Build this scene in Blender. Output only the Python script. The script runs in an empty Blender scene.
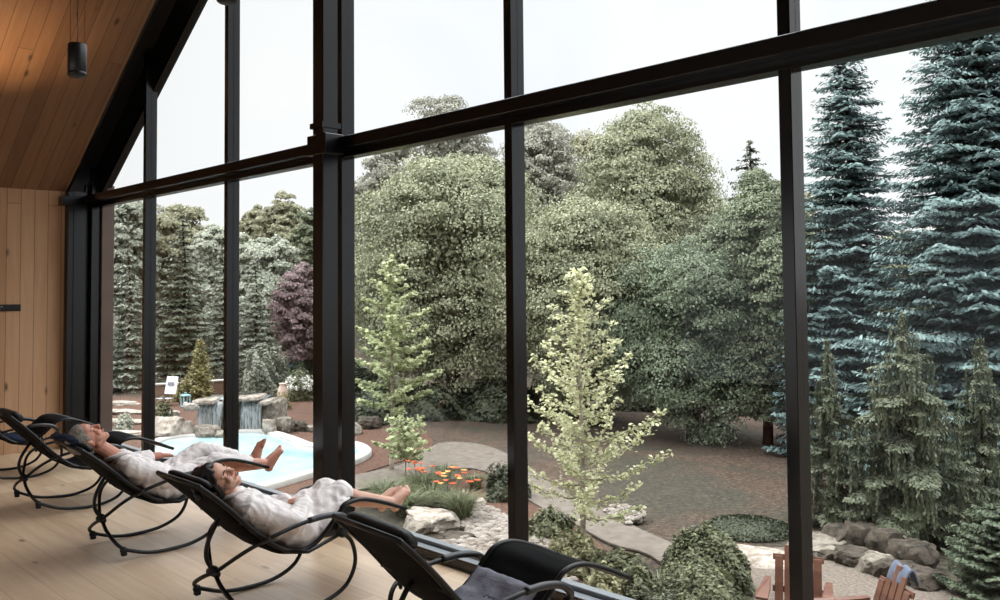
import bpy, math, random
import numpy as np
from mathutils import Vector, noise
rng = np.random.default_rng(7)
random.seed(7)
PI = math.pi
scn = bpy.context.scene
COL = scn.collection

# ------------------------------------------------------------------ camera model (surveyed from the photograph)
FPX, PPY = 879.876, 253.214
YAW, PITCH, ROLL = .79973, .04126, -.0091174
CAM = np.array([2.02284, -3.79641, 1.8])
_c, _s = math.cos(YAW), math.sin(YAW)
FWD = np.array([-_s*math.cos(PITCH), _c*math.cos(PITCH), math.sin(PITCH)])
_r = np.array([_c, _s, 0.]); _u = np.cross(_r, FWD)
RGT = math.cos(ROLL)*_r + math.sin(ROLL)*_u
UPV = -math.sin(ROLL)*_r + math.cos(ROLL)*_u
GZ = -2.2                                   # garden level below the room's floor

def ray(px, py): return (px-500)/FPX*RGT - (py-PPY)/FPX*UPV + FWD
def gp(px, py, z=GZ):                       # survey: where the sight line meets the level z
    g = ray(px, py); t = (z-CAM[2])/g[2]; return CAM + t*g
def gd(px, Z, z=GZ):                        # survey: ground point at distance Z in the direction px
    g = ray(px, 300); p = CAM + Z*g; p[2] = z; return p
def hz(px, py, Z): return float((CAM + Z*ray(px, py))[2])   # height seen at py at distance Z

# ------------------------------------------------------------------ materials
def lin(c):
    return tuple(((x/255)/12.92 if x/255 <= .04045 else ((x/255+.055)/1.055)**2.4) for x in c)
lin0 = lin
def newmat(name):
    m = bpy.data.materials.new(name); m.use_nodes = True
    nt = m.node_tree; b = nt.nodes['Principled BSDF']; return m, nt, b
def node(nt, t, **kw):
    n = nt.nodes.new(t)
    for k, v in kw.items(): setattr(n, k, v)
    return n
def ramp(nt, fac, stops):
    r = node(nt, 'ShaderNodeValToRGB'); e = r.color_ramp.elements
    while len(e) < len(stops): e.new(.5)
    for i, (p, c) in enumerate(stops): e[i].position = p; e[i].color = (*c, 1)
    nt.links.new(fac, r.inputs[0]); return r.outputs[0]
def coords(nt, scale=(1, 1, 1), rot=(0, 0, 0), kind='Object'):
    tc = node(nt, 'ShaderNodeTexCoord'); mp = node(nt, 'ShaderNodeMapping')
    mp.inputs['Scale'].default_value = scale; mp.inputs['Rotation'].default_value = rot
    nt.links.new(tc.outputs[kind], mp.inputs[0]); return mp.outputs[0]
def noise_t(nt, vec, scale, detail=4, rough=.55, dist=0):
    n = node(nt, 'ShaderNodeTexNoise'); n.inputs['Scale'].default_value = scale
    n.inputs['Detail'].default_value = detail; n.inputs['Roughness'].default_value = rough
    n.inputs['Distortion'].default_value = dist
    if vec is not None: nt.links.new(vec, n.inputs['Vector'])
    return n.outputs['Fac']
def bump(nt, b, h, strength=.3, dist=.01):
    n = node(nt, 'ShaderNodeBump'); n.inputs['Strength'].default_value = strength; n.inputs['Distance'].default_value = dist
    nt.links.new(h, n.inputs['Height']); nt.links.new(n.outputs[0], b.inputs['Normal'])
def plain(name, c, rough=.6, metal=0, var=.12, scale=8, bmp=0, spec=.5):
    m, nt, b = newmat(name); l = lin(c)
    f = noise_t(nt, coords(nt), scale)
    col = ramp(nt, f, [(.3, tuple(x*(1-var) for x in l)), (.7, tuple(min(1, x*(1+var)) for x in l))])
    nt.links.new(col, b.inputs['Base Color'])
    b.inputs['Roughness'].default_value = rough; b.inputs['Metallic'].default_value = metal
    b.inputs['Specular IOR Level'].default_value = spec
    if spec >= 1: b.inputs['IOR'].default_value = 1.5; b.inputs['Specular IOR Level'].default_value = .5
    if bmp: bump(nt, b, f, bmp, .01)
    return m
def two_tone(name, a, c, scale, rough=.9, lo=.35, hi=.65, detail=8, bmp=.4, bd=.03, third=None, k=.52):
    m, nt, b = newmat(name); v = coords(nt); lin = lambda c_: tuple(x*k for x in lin0(c_))
    f = noise_t(nt, v, scale, detail, .65)
    st = [(lo, lin(a)), (hi, lin(c))]
    if third: st.append((min(1, hi+.13), lin(third)))
    nt.links.new(ramp(nt, f, st), b.inputs['Base Color'])
    b.inputs['Roughness'].default_value = rough; b.inputs['Specular IOR Level'].default_value = .2
    bump(nt, b, f, bmp, bd); return m
def leafmat(name, a, c, trans=.16, rough=.55, scale=.8, sat=.76, k=.85):
    def mute(q):
        y = .3*q[0]+.59*q[1]+.11*q[2]; return tuple(k*(y+(x-y)*sat) for x in q)
    a, c = mute(a), mute(c)
    """two greens varied leaf by leaf and in drifts through the crown"""
    m, nt, b = newmat(name); g = node(nt, 'ShaderNodeNewGeometry')
    f = noise_t(nt, coords(nt), scale, 3)
    mx = node(nt, 'ShaderNodeMath', operation='MULTIPLY_ADD'); nt.links.new(g.outputs['Random Per Island'], mx.inputs[0])
    mx.inputs[1].default_value = .55; nt.links.new(f, mx.inputs[2])
    col = ramp(nt, mx.outputs[0], [(.38, lin(a)), (1., lin(c))])
    nt.links.new(col, b.inputs['Base Color']); b.inputs['Roughness'].default_value = rough
    b.inputs['Specular IOR Level'].default_value = .3
    t = node(nt, 'ShaderNodeBsdfTranslucent'); nt.links.new(col, t.inputs[0])
    ms = node(nt, 'ShaderNodeMixShader'); ms.inputs[0].default_value = trans
    nt.links.new(b.outputs[0], ms.inputs[1]); nt.links.new(t.outputs[0], ms.inputs[2])
    nt.links.new(ms.outputs[0], nt.nodes['Material Output'].inputs[0]); return m
def planks(name, cols, width, length, axis_rot, rough=.5, seam=.35, knots=True, seamw=.012, scale3=(1, 1, 1), bm=.15):
    """boards laid side by side; axis_rot turns object space so boards run along texture X and stack along texture Y"""
    m, nt, b = newmat(name)
    v = coords(nt, scale3, axis_rot)
    br = node(nt, 'ShaderNodeTexBrick'); nt.links.new(v, br.inputs['Vector'])
    br.inputs['Scale'].default_value = 1; br.inputs['Brick Width'].default_value = length; br.inputs['Row Height'].default_value = width
    br.inputs['Mortar Size'].default_value = seamw*width*.5; br.inputs['Mortar Smooth'].default_value = .3; br.inputs['Bias'].default_value = 0
    br.offset = .37; br.offset_frequency = 3
    br.inputs['Color1'].default_value = (0, 0, 0, 1); br.inputs['Color2'].default_value = (1, 1, 1, 1); br.inputs['Mortar'].default_value = (.5, .5, .5, 1)
    sc = node(nt, 'ShaderNodeMapping'); sc.inputs['Scale'].default_value = (1.2, 16, 16); nt.links.new(v, sc.inputs[0])
    addv = node(nt, 'ShaderNodeVectorMath', operation='ADD'); nt.links.new(sc.outputs[0], addv.inputs[0])
    cs = node(nt, 'ShaderNodeVectorMath', operation='SCALE'); nt.links.new(br.outputs['Color'], cs.inputs[0]); cs.inputs['Scale'].default_value = 9
    nt.links.new(cs.outputs[0], addv.inputs[1])
    g = noise_t(nt, addv.outputs[0], 1.0, 6, .6, .4)
    mix = node(nt, 'ShaderNodeMath', operation='MULTIPLY_ADD'); nt.links.new(br.outputs['Color'], mix.inputs[0]); mix.inputs[1].default_value = .3
    g2 = node(nt, 'ShaderNodeMath', operation='MULTIPLY'); nt.links.new(g, g2.inputs[0]); g2.inputs[1].default_value = .78
    nt.links.new(g2.outputs[0], mix.inputs[2])
    col = ramp(nt, mix.outputs[0], [(.12, lin(cols[0])), (.5, lin(cols[1])), (.85, lin(cols[2]))])
    if knots:
        vo = node(nt, 'ShaderNodeTexVoronoi'); vo.inputs['Scale'].default_value = 1
        kn = node(nt, 'ShaderNodeMapping'); kn.inputs['Scale'].default_value = (1.6, 4.2, 4.2); nt.links.new(v, kn.inputs[0]); nt.links.new(kn.outputs[0], vo.inputs['Vector'])
        kr = ramp(nt, vo.outputs['Distance'], [(.03, (1, 1, 1)), (.11, (0, 0, 0))])
        mk = node(nt, 'ShaderNodeMix', data_type='RGBA'); nt.links.new(kr, mk.inputs['Factor'])
        nt.links.new(col, mk.inputs['A']); mk.inputs['B'].default_value = (*[x*.35 for x in lin(cols[0])], 1); col = mk.outputs['Result']
    ms = node(nt, 'ShaderNodeMix', data_type='RGBA'); sf = node(nt, 'ShaderNodeMath', operation='MULTIPLY')
    nt.links.new(br.outputs['Fac'], sf.inputs[0]); sf.inputs[1].default_value = seam*2
    nt.links.new(sf.outputs[0], ms.inputs['Factor']); nt.links.new(col, ms.inputs['A']); ms.inputs['B'].default_value = (*[x*.3 for x in lin(cols[0])], 1)
    nt.links.new(ms.outputs['Result'], b.inputs['Base Color']); b.inputs['Roughness'].default_value = rough
    bump(nt, b, g, bm, .004); return m

M = {}
M['black_steel'] = plain('black_steel', (5, 6, 7), .24, .0, .1, 3, 0, 1.0)
M['frame_black'] = plain('frame_black', (5, 6, 7), .2, .0, .1, 3, 0, 1.0)
M['sill_metal'] = plain('sill_metal', (118, 124, 128), .35, .4, .06, 2)
M['chair_tube'] = plain('chair_tube', (6, 6, 7), .38, .0, .08, 6, 0, .35)
M['arm_tube'] = plain('arm_tube', (46, 46, 48), .3, .3, .08, 6)
M['sling'] = plain('sling', (4, 4, 5), .85, 0, .2, 60, .25, .1)
M['vinyl'] = plain('vinyl', (14, 14, 16), .5, 0, .2, 14, .35)
M['rubber'] = plain('rubber', (12, 12, 13), .7, 0, .1)
M['robe'] = plain('robe', (238, 232, 230), .95, 0, .03, 60, .25, .1)
M['robe_trim'] = plain('robe_trim', (228, 221, 219), .95, 0, .04, 60, .25, .1)
def skinmat(n, c, c2):
    m, nt, b = newmat(n); f = noise_t(nt, coords(nt), 14, 3)
    nt.links.new(ramp(nt, f, [(.35, lin(c)), (.68, lin(c2))]), b.inputs['Base Color'])
    b.inputs['Roughness'].default_value = .5; b.inputs['Subsurface Weight'].default_value = .12
    b.inputs['Subsurface Radius'].default_value = (.02, .008, .004); b.inputs['Subsurface Scale'].default_value = .5; return m
M['skin_woman'] = skinmat('skin_woman', (206, 158, 134), (216, 170, 148))
M['skin_man'] = skinmat('skin_man', (196, 134, 112), (208, 152, 130))
M['lip'] = plain('lip', (168, 98, 90), .5)
M['dark_hair'] = plain('dark_hair', (22, 17, 16), .45, 0, .4, 40, .5)
M['grey_hair'] = plain('grey_hair', (138, 130, 120), .7, 0, .28, 55, .6)
M['brow_grey'] = plain('brow_grey', (120, 100, 88), .7)
M['grey_towel'] = plain('grey_towel', (122, 122, 132), .95, 0, .08, 50, .4, .1)
M['navy_towel'] = plain('navy_towel', (36, 42, 58), .95, 0, .12, 50, .4, .1)
M['stitch'] = plain('stitch', (58, 58, 66), .9)
M['floor_oak'] = planks('floor_oak', [(158, 130, 104), (190, 164, 136), (212, 190, 162)], .22, 2.3, (0, 0, 0), .34, .3, True, .02)
M['cedar_wall'] = planks('cedar_wall', [(166, 124, 88), (190, 148, 110), (204, 166, 128)], .145, 4.5, (0, PI/2, 0), .6, .4, True, .05, (1, 1, 1))
M['cedar_ceiling'] = planks('cedar_ceiling', [(98, 68, 46), (124, 88, 60), (144, 106, 76)], .14, 3.4, (0, 0, 0), .55, .4, True, .05)
M['jamb_wood'] = plain('jamb_wood', (92, 74, 64), .6, 0, .12, 3)
M['plaster'] = plain('plaster', (206, 196, 184), .9, 0, .03)
M['pendant_black'] = plain('pendant_black', (14, 15, 18), .4)
M['wire'] = plain('wire', (90, 70, 50), .5)
M['sign_black'] = plain('sign_black', (12, 12, 14), .5)
M['sign_white'] = plain('sign_white', (190, 195, 200), .6)
M['foundation'] = plain('foundation', (120, 118, 114), .9)
M['soffit'] = plain('soffit', (22, 19, 18), .6)
# garden
m, nt, b = newmat('lawn'); v = coords(nt)
f1 = noise_t(nt, v, .35, 4, .6, .5); f2 = noise_t(nt, v, 13, 8, .7)
ca = ramp(nt, f2, [(.36, tuple(x*.34 for x in lin((40, 36, 26)))), (.52, tuple(x*.34 for x in lin((84, 78, 56)))), (.66, tuple(x*.36 for x in lin((118, 108, 84))))])
cb = ramp(nt, f2, [(.36, tuple(x*.34 for x in lin((56, 42, 30)))), (.52, tuple(x*.34 for x in lin((106, 80, 60)))), (.66, tuple(x*.38 for x in lin((150, 126, 102))))])
fm_ = ramp(nt, f1, [(.42, (0, 0, 0)), (.56, (1, 1, 1))]); mxx = node(nt, 'ShaderNodeMix', data_type='RGBA'); nt.links.new(fm_, mxx.inputs['Factor']); nt.links.new(ca, mxx.inputs['A']); nt.links.new(cb, mxx.inputs['B'])
nt.links.new(mxx.outputs['Result'], b.inputs['Base Color']); b.inputs['Roughness'].default_value = .95; bump(nt, b, f2, .6, .05); M['lawn'] = m
M['mulch'] = two_tone('mulch', (92, 66, 54), (132, 102, 86), 12, .95, .35, .65, 10, .8, .05, (164, 134, 116), k=.52)
M['path'] = two_tone('path', (118, 108, 98), (150, 140, 130), 5, .9, .3, .7, 10, .3, .01)
M['gravel'] = two_tone('gravel', (128, 116, 104), (186, 172, 158), 22, .95, .35, .65, 10, .6, .02, k=.36)
M['rock_pale'] = two_tone('rock_pale', (140, 126, 112), (216, 206, 192), 6, .9, .35, .6, 10, .8, .05, (226, 220, 210))
M['rock_grey'] = two_tone('rock_grey', (104, 98, 88), (176, 166, 152), 7, .9, .35, .6, 10, .8, .05)
M['rock_dark'] = two_tone('rock_dark', (52, 48, 42), (112, 102, 90), 7, .9, .35, .62, 10, .8, .05)
M['coping'] = two_tone('coping', (196, 192, 184), (224, 220, 214), 2, .8, .3, .7, 6, .1, k=.55)
M['scree'] = two_tone('scree', (150, 136, 122), (210, 200, 190), 6, .95, .35, .6, 8, .3, .02, k=.42)
M['brick'] = two_tone('brick', (132, 102, 86), (162, 134, 116), 2, .9)
M['bark'] = two_tone('bark', (44, 34, 28), (76, 62, 52), 7, .95)
M['bark_pale'] = two_tone('bark_pale', (146, 136, 122), (182, 174, 160), 9, .9, k=.9)
M['bark_red'] = two_tone('bark_red', (70, 46, 36), (112, 78, 62), 7, .95)
M['white_cloth'] = plain('white_cloth', (222, 222, 226), .8)
M['blue_cloth'] = plain('blue_cloth', (40, 130, 176), .7)
M['teal_plastic'] = plain('teal_plastic', (150, 196, 206), .5)
M['terracotta'] = plain('terracotta', (188, 168, 152), .9)
M['teak'] = planks('teak', [(66, 38, 27), (88, 54, 39), (104, 70, 53)], .09, 3, (0, 0, 0), .4, .1, False, .01)
M['blue_towel'] = plain('blue_towel', (84, 92, 108), .95, 0, .1, 40, .3)
M['roof_metal'] = plain('roof_metal', (150, 156, 160), .6)
M['iron'] = plain('iron', (24, 24, 24), .5)
m, nt, b = newmat('pool_water'); v = coords(nt)
f = noise_t(nt, v, 1.1, 4)
nt.links.new(ramp(nt, f, [(.3, tuple(x*.58 for x in lin((156, 200, 210)))), (.7, tuple(x*.64 for x in lin((200, 224, 228))))]), b.inputs['Base Color'])
b.inputs['Roughness'].default_value = .12; bump(nt, b, noise_t(nt, v, 5, 3), .25, .02); M['pool_water'] = m
m, nt, b = newmat('waterfall'); v = coords(nt, (9, 9, .6))
f = noise_t(nt, v, 2.2, 4)
nt.links.new(ramp(nt, f, [(.35, tuple(x*.5 for x in lin((110, 124, 124)))), (.62, tuple(x*.55 for x in lin((214, 222, 222))))]), b.inputs['Base Color'])
b.inputs['Roughness'].default_value = .2; b.inputs['Transmission Weight'].default_value = .15; M['waterfall'] = m
m, nt, b = newmat('window_glass'); nt.nodes.remove(b)
tr = node(nt, 'ShaderNodeBsdfTransparent'); tr.inputs[0].default_value = (.985, .995, .992, 1)
gl = node(nt, 'ShaderNodeBsdfGlossy'); gl.inputs['Roughness'].default_value = .01
fr = node(nt, 'ShaderNodeFresnel'); fr.inputs[0].default_value = 1.3
mx = node(nt, 'ShaderNodeMixShader'); geo = node(nt, 'ShaderNodeNewGeometry'); inv = node(nt, 'ShaderNodeMath', operation='SUBTRACT'); inv.inputs[0].default_value = 1; nt.links.new(geo.outputs['Backfacing'], inv.inputs[1]); fm = node(nt, 'ShaderNodeMath', operation='MULTIPLY'); nt.links.new(fr.outputs[0], fm.inputs[0]); nt.links.new(inv.outputs[0], fm.inputs[1]); nt.links.new(fm.outputs[0], mx.inputs[0]); nt.links.new(tr.outputs[0], mx.inputs[1]); nt.links.new(gl.outputs[0], mx.inputs[2])
nt.links.new(mx.outputs[0], nt.nodes['Material Output'].inputs[0]); M['window_glass'] = m

# leaves; kinds for distant trees are lightened, haze put into the colour
LM = {
 'maple': leafmat('leaf_maple', (88, 96, 64), (172, 174, 134), sat=.8, k=.95),
 'maple_dark': leafmat('leaf_maple_dark', (70, 82, 56), (140, 150, 114), sat=.8, k=.95),
 'maple_teal': leafmat('leaf_maple_teal', (66, 80, 56), (130, 144, 112), sat=.8, k=.95),
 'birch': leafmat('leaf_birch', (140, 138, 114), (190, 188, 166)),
 'grey_green': leafmat('leaf_grey_green', (122, 130, 106), (192, 196, 174), sat=.8, k=.95),  # paler than its own green, haze painted into far crowns
 'olive': leafmat('leaf_olive', (112, 112, 80), (176, 174, 136), sat=.8, k=.95),  # also lightened to imitate haze over the far trees
 'purple': leafmat('leaf_purple', (112, 86, 86), (170, 142, 140)),
 'ginkgo': leafmat('leaf_ginkgo', (150, 156, 108), (214, 214, 168), .4, sat=.82, k=1.),
 'ginkgo_green': leafmat('leaf_ginkgo_green', (112, 124, 80), (182, 188, 142), .35, sat=.85, k=1.05),
 'spruce_blue': leafmat('needle_spruce_blue', (58, 78, 78), (120, 144, 140), .12, sat=.9, k=1.02),
 'spruce_dark': leafmat('needle_spruce_dark', (62, 72, 52), (122, 130, 98), .1),
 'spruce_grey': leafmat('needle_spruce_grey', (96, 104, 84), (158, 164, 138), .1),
 'larch': leafmat('needle_larch', (56, 66, 46), (124, 134, 98), .22),
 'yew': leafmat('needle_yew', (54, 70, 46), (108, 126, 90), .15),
 'golden': leafmat('needle_golden', (118, 112, 52), (176, 166, 92), .2),
 'shrub': leafmat('leaf_shrub', (70, 80, 48), (138, 142, 96), .25),
 'shrub_yellow': leafmat('leaf_shrub_yellow', (120, 120, 72), (184, 180, 126), .3),
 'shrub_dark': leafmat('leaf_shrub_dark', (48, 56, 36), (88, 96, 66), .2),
 'grass_green': leafmat('blade_green', (80, 92, 54), (140, 148, 102), .3),
 'grass_pale': leafmat('blade_pale', (130, 140, 110), (196, 202, 176), .3),
 'flower_red': leafmat('petal_red', (170, 44, 22), (214, 92, 44), .3, sat=.9, k=1.),
 'flower_orange': leafmat('petal_orange', (206, 120, 60), (228, 170, 90), .3, sat=.9, k=1.),
 'flower_white': leafmat('petal_white', (206, 208, 196), (236, 236, 228), .3, sat=.9, k=1.),
}

# ------------------------------------------------------------------ mesh helpers
class MB:
    def __init__(s): s.v = []; s.f = []; s.n = 0
    def add(s, v, f):
        v = np.asarray(v, float); s.v.append(v); s.f += [tuple(i+s.n for i in q) for q in f]; s.n += len(v); return s
    def box(s, a, b, bev=0):
        x0, y0, z0 = [min(a[i], b[i]) for i in range(3)]; x1, y1, z1 = [max(a[i], b[i]) for i in range(3)]
        e = min(bev, (x1-x0)*.45, (y1-y0)*.45, (z1-z0)*.45)
        if e <= 0:
            v = [(x, y, z) for x in (x0, x1) for y in (y0, y1) for z in (z0, z1)]
            return s.add(v, [(0, 1, 3, 2), (4, 6, 7, 5), (0, 4, 5, 1), (2, 3, 7, 6), (0, 2, 6, 4), (1, 5, 7, 3)])
        v = []
        for X, ex in ((x0, e), (x1, -e)):
            for Y, ey in ((y0, e), (y1, -e)):
                for Z, ez in ((z0, e), (z1, -e)):
                    v += [(X, Y+ey, Z+ez), (X+ex, Y, Z+ez), (X+ex, Y+ey, Z)]
        I = lambda i, j, k, a: ((i*2+j)*2+k)*3+a
        f = [(I(0,0,0,0), I(0,0,1,0), I(0,1,1,0), I(0,1,0,0)), (I(1,0,0,0), I(1,1,0,0), I(1,1,1,0), I(1,0,1,0)),
             (I(0,0,0,1), I(1,0,0,1), I(1,0,1,1), I(0,0,1,1)), (I(0,1,0,1), I(0,1,1,1), I(1,1,1,1), I(1,1,0,1)),
             (I(0,0,0,2), I(0,1,0,2), I(1,1,0,2), I(1,0,0,2)), (I(0,0,1,2), I(1,0,1,2), I(1,1,1,2), I(0,1,1,2))]
        for i in (0, 1):
            for j in (0, 1): f.append((I(i,j,0,0), I(i,j,1,0), I(i,j,1,1), I(i,j,0,1)))
            for k in (0, 1): f.append((I(i,0,k,0), I(i,1,k,0), I(i,1,k,2), I(i,0,k,2)))
        for j in (0, 1):
            for k in (0, 1): f.append((I(0,j,k,1), I(1,j,k,1), I(1,j,k,2), I(0,j,k,2)))
        for i in (0, 1):
            for j in (0, 1):
                for k in (0, 1): f.append((I(i,j,k,0), I(i,j,k,1), I(i,j,k,2)))
        return s.add(v, f)
    def obox(s, c, ax, half, bev=0):
        """box centred at c with axes ax (3 unit vectors) and half sizes"""
        t = MB().box([-h for h in half], half, bev); v = np.vstack(t.v)
        return s.add(np.array(c)+v@np.array(ax, float), t.f)
    def tube(s, pts, r, n=10, caps=True, flat=1.0, upv=None):
        P = np.array(pts, float); m = len(P); rr = np.full(m, r) if np.isscalar(r) else np.array(r, float)
        T = np.gradient(P, axis=0); T /= np.maximum(np.linalg.norm(T, axis=1), 1e-9)[:, None]
        up = np.array(upv if upv is not None else ([0, 0, 1.] if abs(T[0][2]) < .9 else [1., 0, 0]))
        V = []
        for i in range(m):
            a = np.cross(T[i], up); la = np.linalg.norm(a)
            if la < 1e-6: a = np.array([1., 0, 0]); la = 1
            a /= la; bb = np.cross(a, T[i]); up = bb
            for k in range(n):
                t = 2*PI*k/n; V.append(P[i]+rr[i]*(math.cos(t)*a+flat*math.sin(t)*bb))
        F = [(i*n+k, i*n+(k+1) % n, (i+1)*n+(k+1) % n, (i+1)*n+k) for i in range(m-1) for k in range(n)]
        if caps: F += [tuple(range(n-1, -1, -1)), tuple((m-1)*n+k for k in range(n))]
        return s.add(V, F)
    def capsule(s, p, q, r1, r2, n=14):
        p = np.array(p, float); q = np.array(q, float); d = q-p; l = np.linalg.norm(d)
        if l < 1e-6: return s.ball(p, (max(r1, r2),)*3)
        d /= l; pts = []; rad = []
        for a in (80, 60, 40, 20): pts.append(p-d*r1*math.sin(math.radians(a))); rad.append(r1*math.cos(math.radians(a)))
        pts.append(p); rad.append(r1); pts.append((p+q)/2); rad.append((r1+r2)/2); pts.append(q); rad.append(r2)
        for a in (20, 40, 60, 80): pts.append(q+d*r2*math.sin(math.radians(a))); rad.append(r2*math.cos(math.radians(a)))
        t = MB(); up = [0, 0, 1.] if abs(d[2]) < .9 else [1., 0, 0]
        a = np.cross(d, up); a /= np.linalg.norm(a); b = np.cross(a, d)
        V = [P+R*(math.cos(2*PI*k/n)*a+math.sin(2*PI*k/n)*b) for P, R in zip(pts, rad) for k in range(n)]
        m = len(pts); F = [(i*n+k, i*n+(k+1) % n, (i+1)*n+(k+1) % n, (i+1)*n+k) for i in range(m-1) for k in range(n)]
        F += [tuple(range(n-1, -1, -1)), tuple((m-1)*n+k for k in range(n))]
        return s.add(V, F)
    def ball(s, c, r, ax=None, nu=16, nv=10):
        V = [(0, 0, 1)]+[(math.sin(PI*i/nv)*math.cos(2*PI*k/nu), math.sin(PI*i/nv)*math.sin(2*PI*k/nu), math.cos(PI*i/nv)) for i in range(1, nv) for k in range(nu)]+[(0, 0, -1)]
        F = [(0, 1+k, 1+(k+1) % nu) for k in range(nu)]
        for i in range(nv-2): F += [(1+i*nu+k, 1+(i+1)*nu+k, 1+(i+1)*nu+(k+1) % nu, 1+i*nu+(k+1) % nu) for k in range(nu)]
        e = len(V)-1; F += [(e, 1+(nv-2)*nu+(k+1) % nu, 1+(nv-2)*nu+k) for k in range(nu)]
        V = np.array(V)*np.array(r)
        if ax is not None: V = V@np.array(ax, float)
        return s.add(V+np.array(c), F)
    def lathe(s, prof, c=(0, 0, 0), n=20):
        V = [(c[0]+r*math.cos(2*PI*k/n), c[1]+r*math.sin(2*PI*k/n), c[2]+z) for r, z in prof for k in range(n)]; m = len(prof)
        F = [(i*n+k, i*n+(k+1) % n, (i+1)*n+(k+1) % n, (i+1)*n+k) for i in range(m-1) for k in range(n)]
        F += [tuple(range(n-1, -1, -1)), tuple((m-1)*n+k for k in range(n))]
        return s.add(V, F)
    def prism(s, poly, z0, z1):
        n = len(poly); V = [(p[0], p[1], z0) for p in poly]+[(p[0], p[1], z1) for p in poly]
        F = [(k, (k+1) % n, n+(k+1) % n, n+k) for k in range(n)]+[tuple(range(n-1, -1, -1)), tuple(range(n, 2*n))]
        return s.add(V, F)
    def build(s, name, mat, parent=None, smooth=True, loc=None):
        me = bpy.data.meshes.new(name); V = np.vstack(s.v) if s.v else np.zeros((0, 3))
        if loc is not None: V = V-np.array(loc)
        me.from_pydata(V.tolist(), [], s.f); me.update()
        if smooth: me.shade_smooth()
        return link(name, me, mat, parent, loc)
def link(name, me, mat, parent=None, loc=None):
    o = bpy.data.objects.new(name, me); COL.objects.link(o)
    if mat is not None: me.materials.append(M[mat] if isinstance(mat, str) else mat)
    if parent is not None: o.parent = parent
    if loc is not None and parent is None: o.location = [float(x) for x in loc]
    return o
def edge_split(o, ang=35):
    try: o.data.set_sharp_from_angle(angle=math.radians(ang))
    except Exception: pass
    return o
def tag(o, label, cat, group=None, kind=None):
    o['label'] = label; o['category'] = cat
    if group: o['group'] = group
    if kind: o['kind'] = kind
    return o
def thing(name, label, cat, loc=(0, 0, 0), rz=0, group=None):
    o = bpy.data.objects.new(name, None); COL.objects.link(o); o.empty_display_size = .1
    o.location = [float(x) for x in loc]; o.rotation_euler = (0, 0, rz); return tag(o, label, cat, group)
def struct(o, label, cat): return tag(o, label, cat, kind='structure')
def copy_tree(o, parent=None):
    c = o.copy(); COL.objects.link(c); c.parent = parent
    for ch in list(o.children): copy_tree(ch, c)
    return c
def spline(pts, n=6):
    P = [np.array(p, float) for p in pts]; P = [2*P[0]-P[1]]+P+[2*P[-1]-P[-2]]; out = []
    for i in range(1, len(P)-2):
        for k in range(n):
            t = k/n; a, b, c, d = P[i-1:i+3]
            out.append(.5*((2*b)+(-a+c)*t+(2*a-5*b+4*c-d)*t*t+(-a+3*b-3*c+d)*t**3))
    out.append(P[-2]); return np.array(out)
def fnoise(p, sc, seed=0): return noise.noise(Vector((p[0]*sc+seed*7.3, p[1]*sc-seed*3.1, p[2]*sc+seed*1.7)))

def remeshed(mb, name, mat, vox, parent=None, smooth=4, disp=None, loc=None):
    """one continuous skin over the overlapping shapes in mb"""
    me = bpy.data.meshes.new('tmp'); V = np.vstack(mb.v); me.from_pydata(V.tolist(), [], mb.f); me.update()
    o = bpy.data.objects.new('tmp', me); COL.objects.link(o)
    r = o.modifiers.new('r', 'REMESH'); r.mode = 'VOXEL'; r.voxel_size = vox; r.adaptivity = 0
    if smooth:
        sm = o.modifiers.new('s', 'SMOOTH'); sm.factor = .5; sm.iterations = smooth
    bpy.context.view_layer.update()
    dg = bpy.context.evaluated_depsgraph_get(); ev = o.evaluated_get(dg)
    out = bpy.data.meshes.new_from_object(ev, preserve_all_data_layers=False, depsgraph=dg)
    bpy.data.objects.remove(o); bpy.data.meshes.remove(me)
    n = len(out.vertices); co = np.empty(n*3, np.float32); out.vertices.foreach_get('co', co); co = co.reshape(-1, 3)
    if disp is not None:
        nr = np.empty(n*3, np.float32); out.vertices.foreach_get('normal', nr); nr = nr.reshape(-1, 3)
        co = co+nr*np.array([disp(p) for p in co], np.float32)[:, None]
    if loc is not None: co = co-np.array(loc, np.float32)
    out.vertices.foreach_set('co', co.astype(np.float32).ravel()); out.update(); out.shade_smooth(); out.name = name
    return link(name, out, mat, parent, loc)

# ------------------------------------------------------------------ room
WX0, WX1, YB = -9.0, 6.2, -8.6          # end wall, opposite wall, back wall
SL = .669; RZ0 = 2.99                    # roof slope and the height where it meets the end wall
RIDGE = -1.4
def roof(x): return RZ0+SL*(x-WX0) if x < RIDGE else RZ0+SL*(RIDGE-WX0)-SL*(x-RIDGE)
ZR = roof(RIDGE)
struct(MB().box((WX0-.2, YB-.2, -.3), (WX1+.2, .146, 0)).build('floor', 'floor_oak', smooth=False), 'pale oak plank floor running alongside the tall windows', 'floor')
struct(MB().box((WX0-.2, YB-.2, GZ-.3), (WX1+.2, .14, -.3)).build('wall_foundation', 'foundation', smooth=False), 'concrete foundation wall under the glazed room', 'wall')
struct(MB().box((WX0-.2, YB-.2, 0), (WX0, 0.05, RZ0+.02)).build('wall_left', 'cedar_wall', smooth=False), 'end wall of knotty vertical cedar boards', 'wall')
zr = roof(WX1)
struct(MB().box((WX1, YB-.2, 0), (WX1+.2, .14, zr+.02)).build('wall_right', 'plaster', smooth=False), 'plain plaster wall at the opposite end of the room', 'wall')
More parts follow.
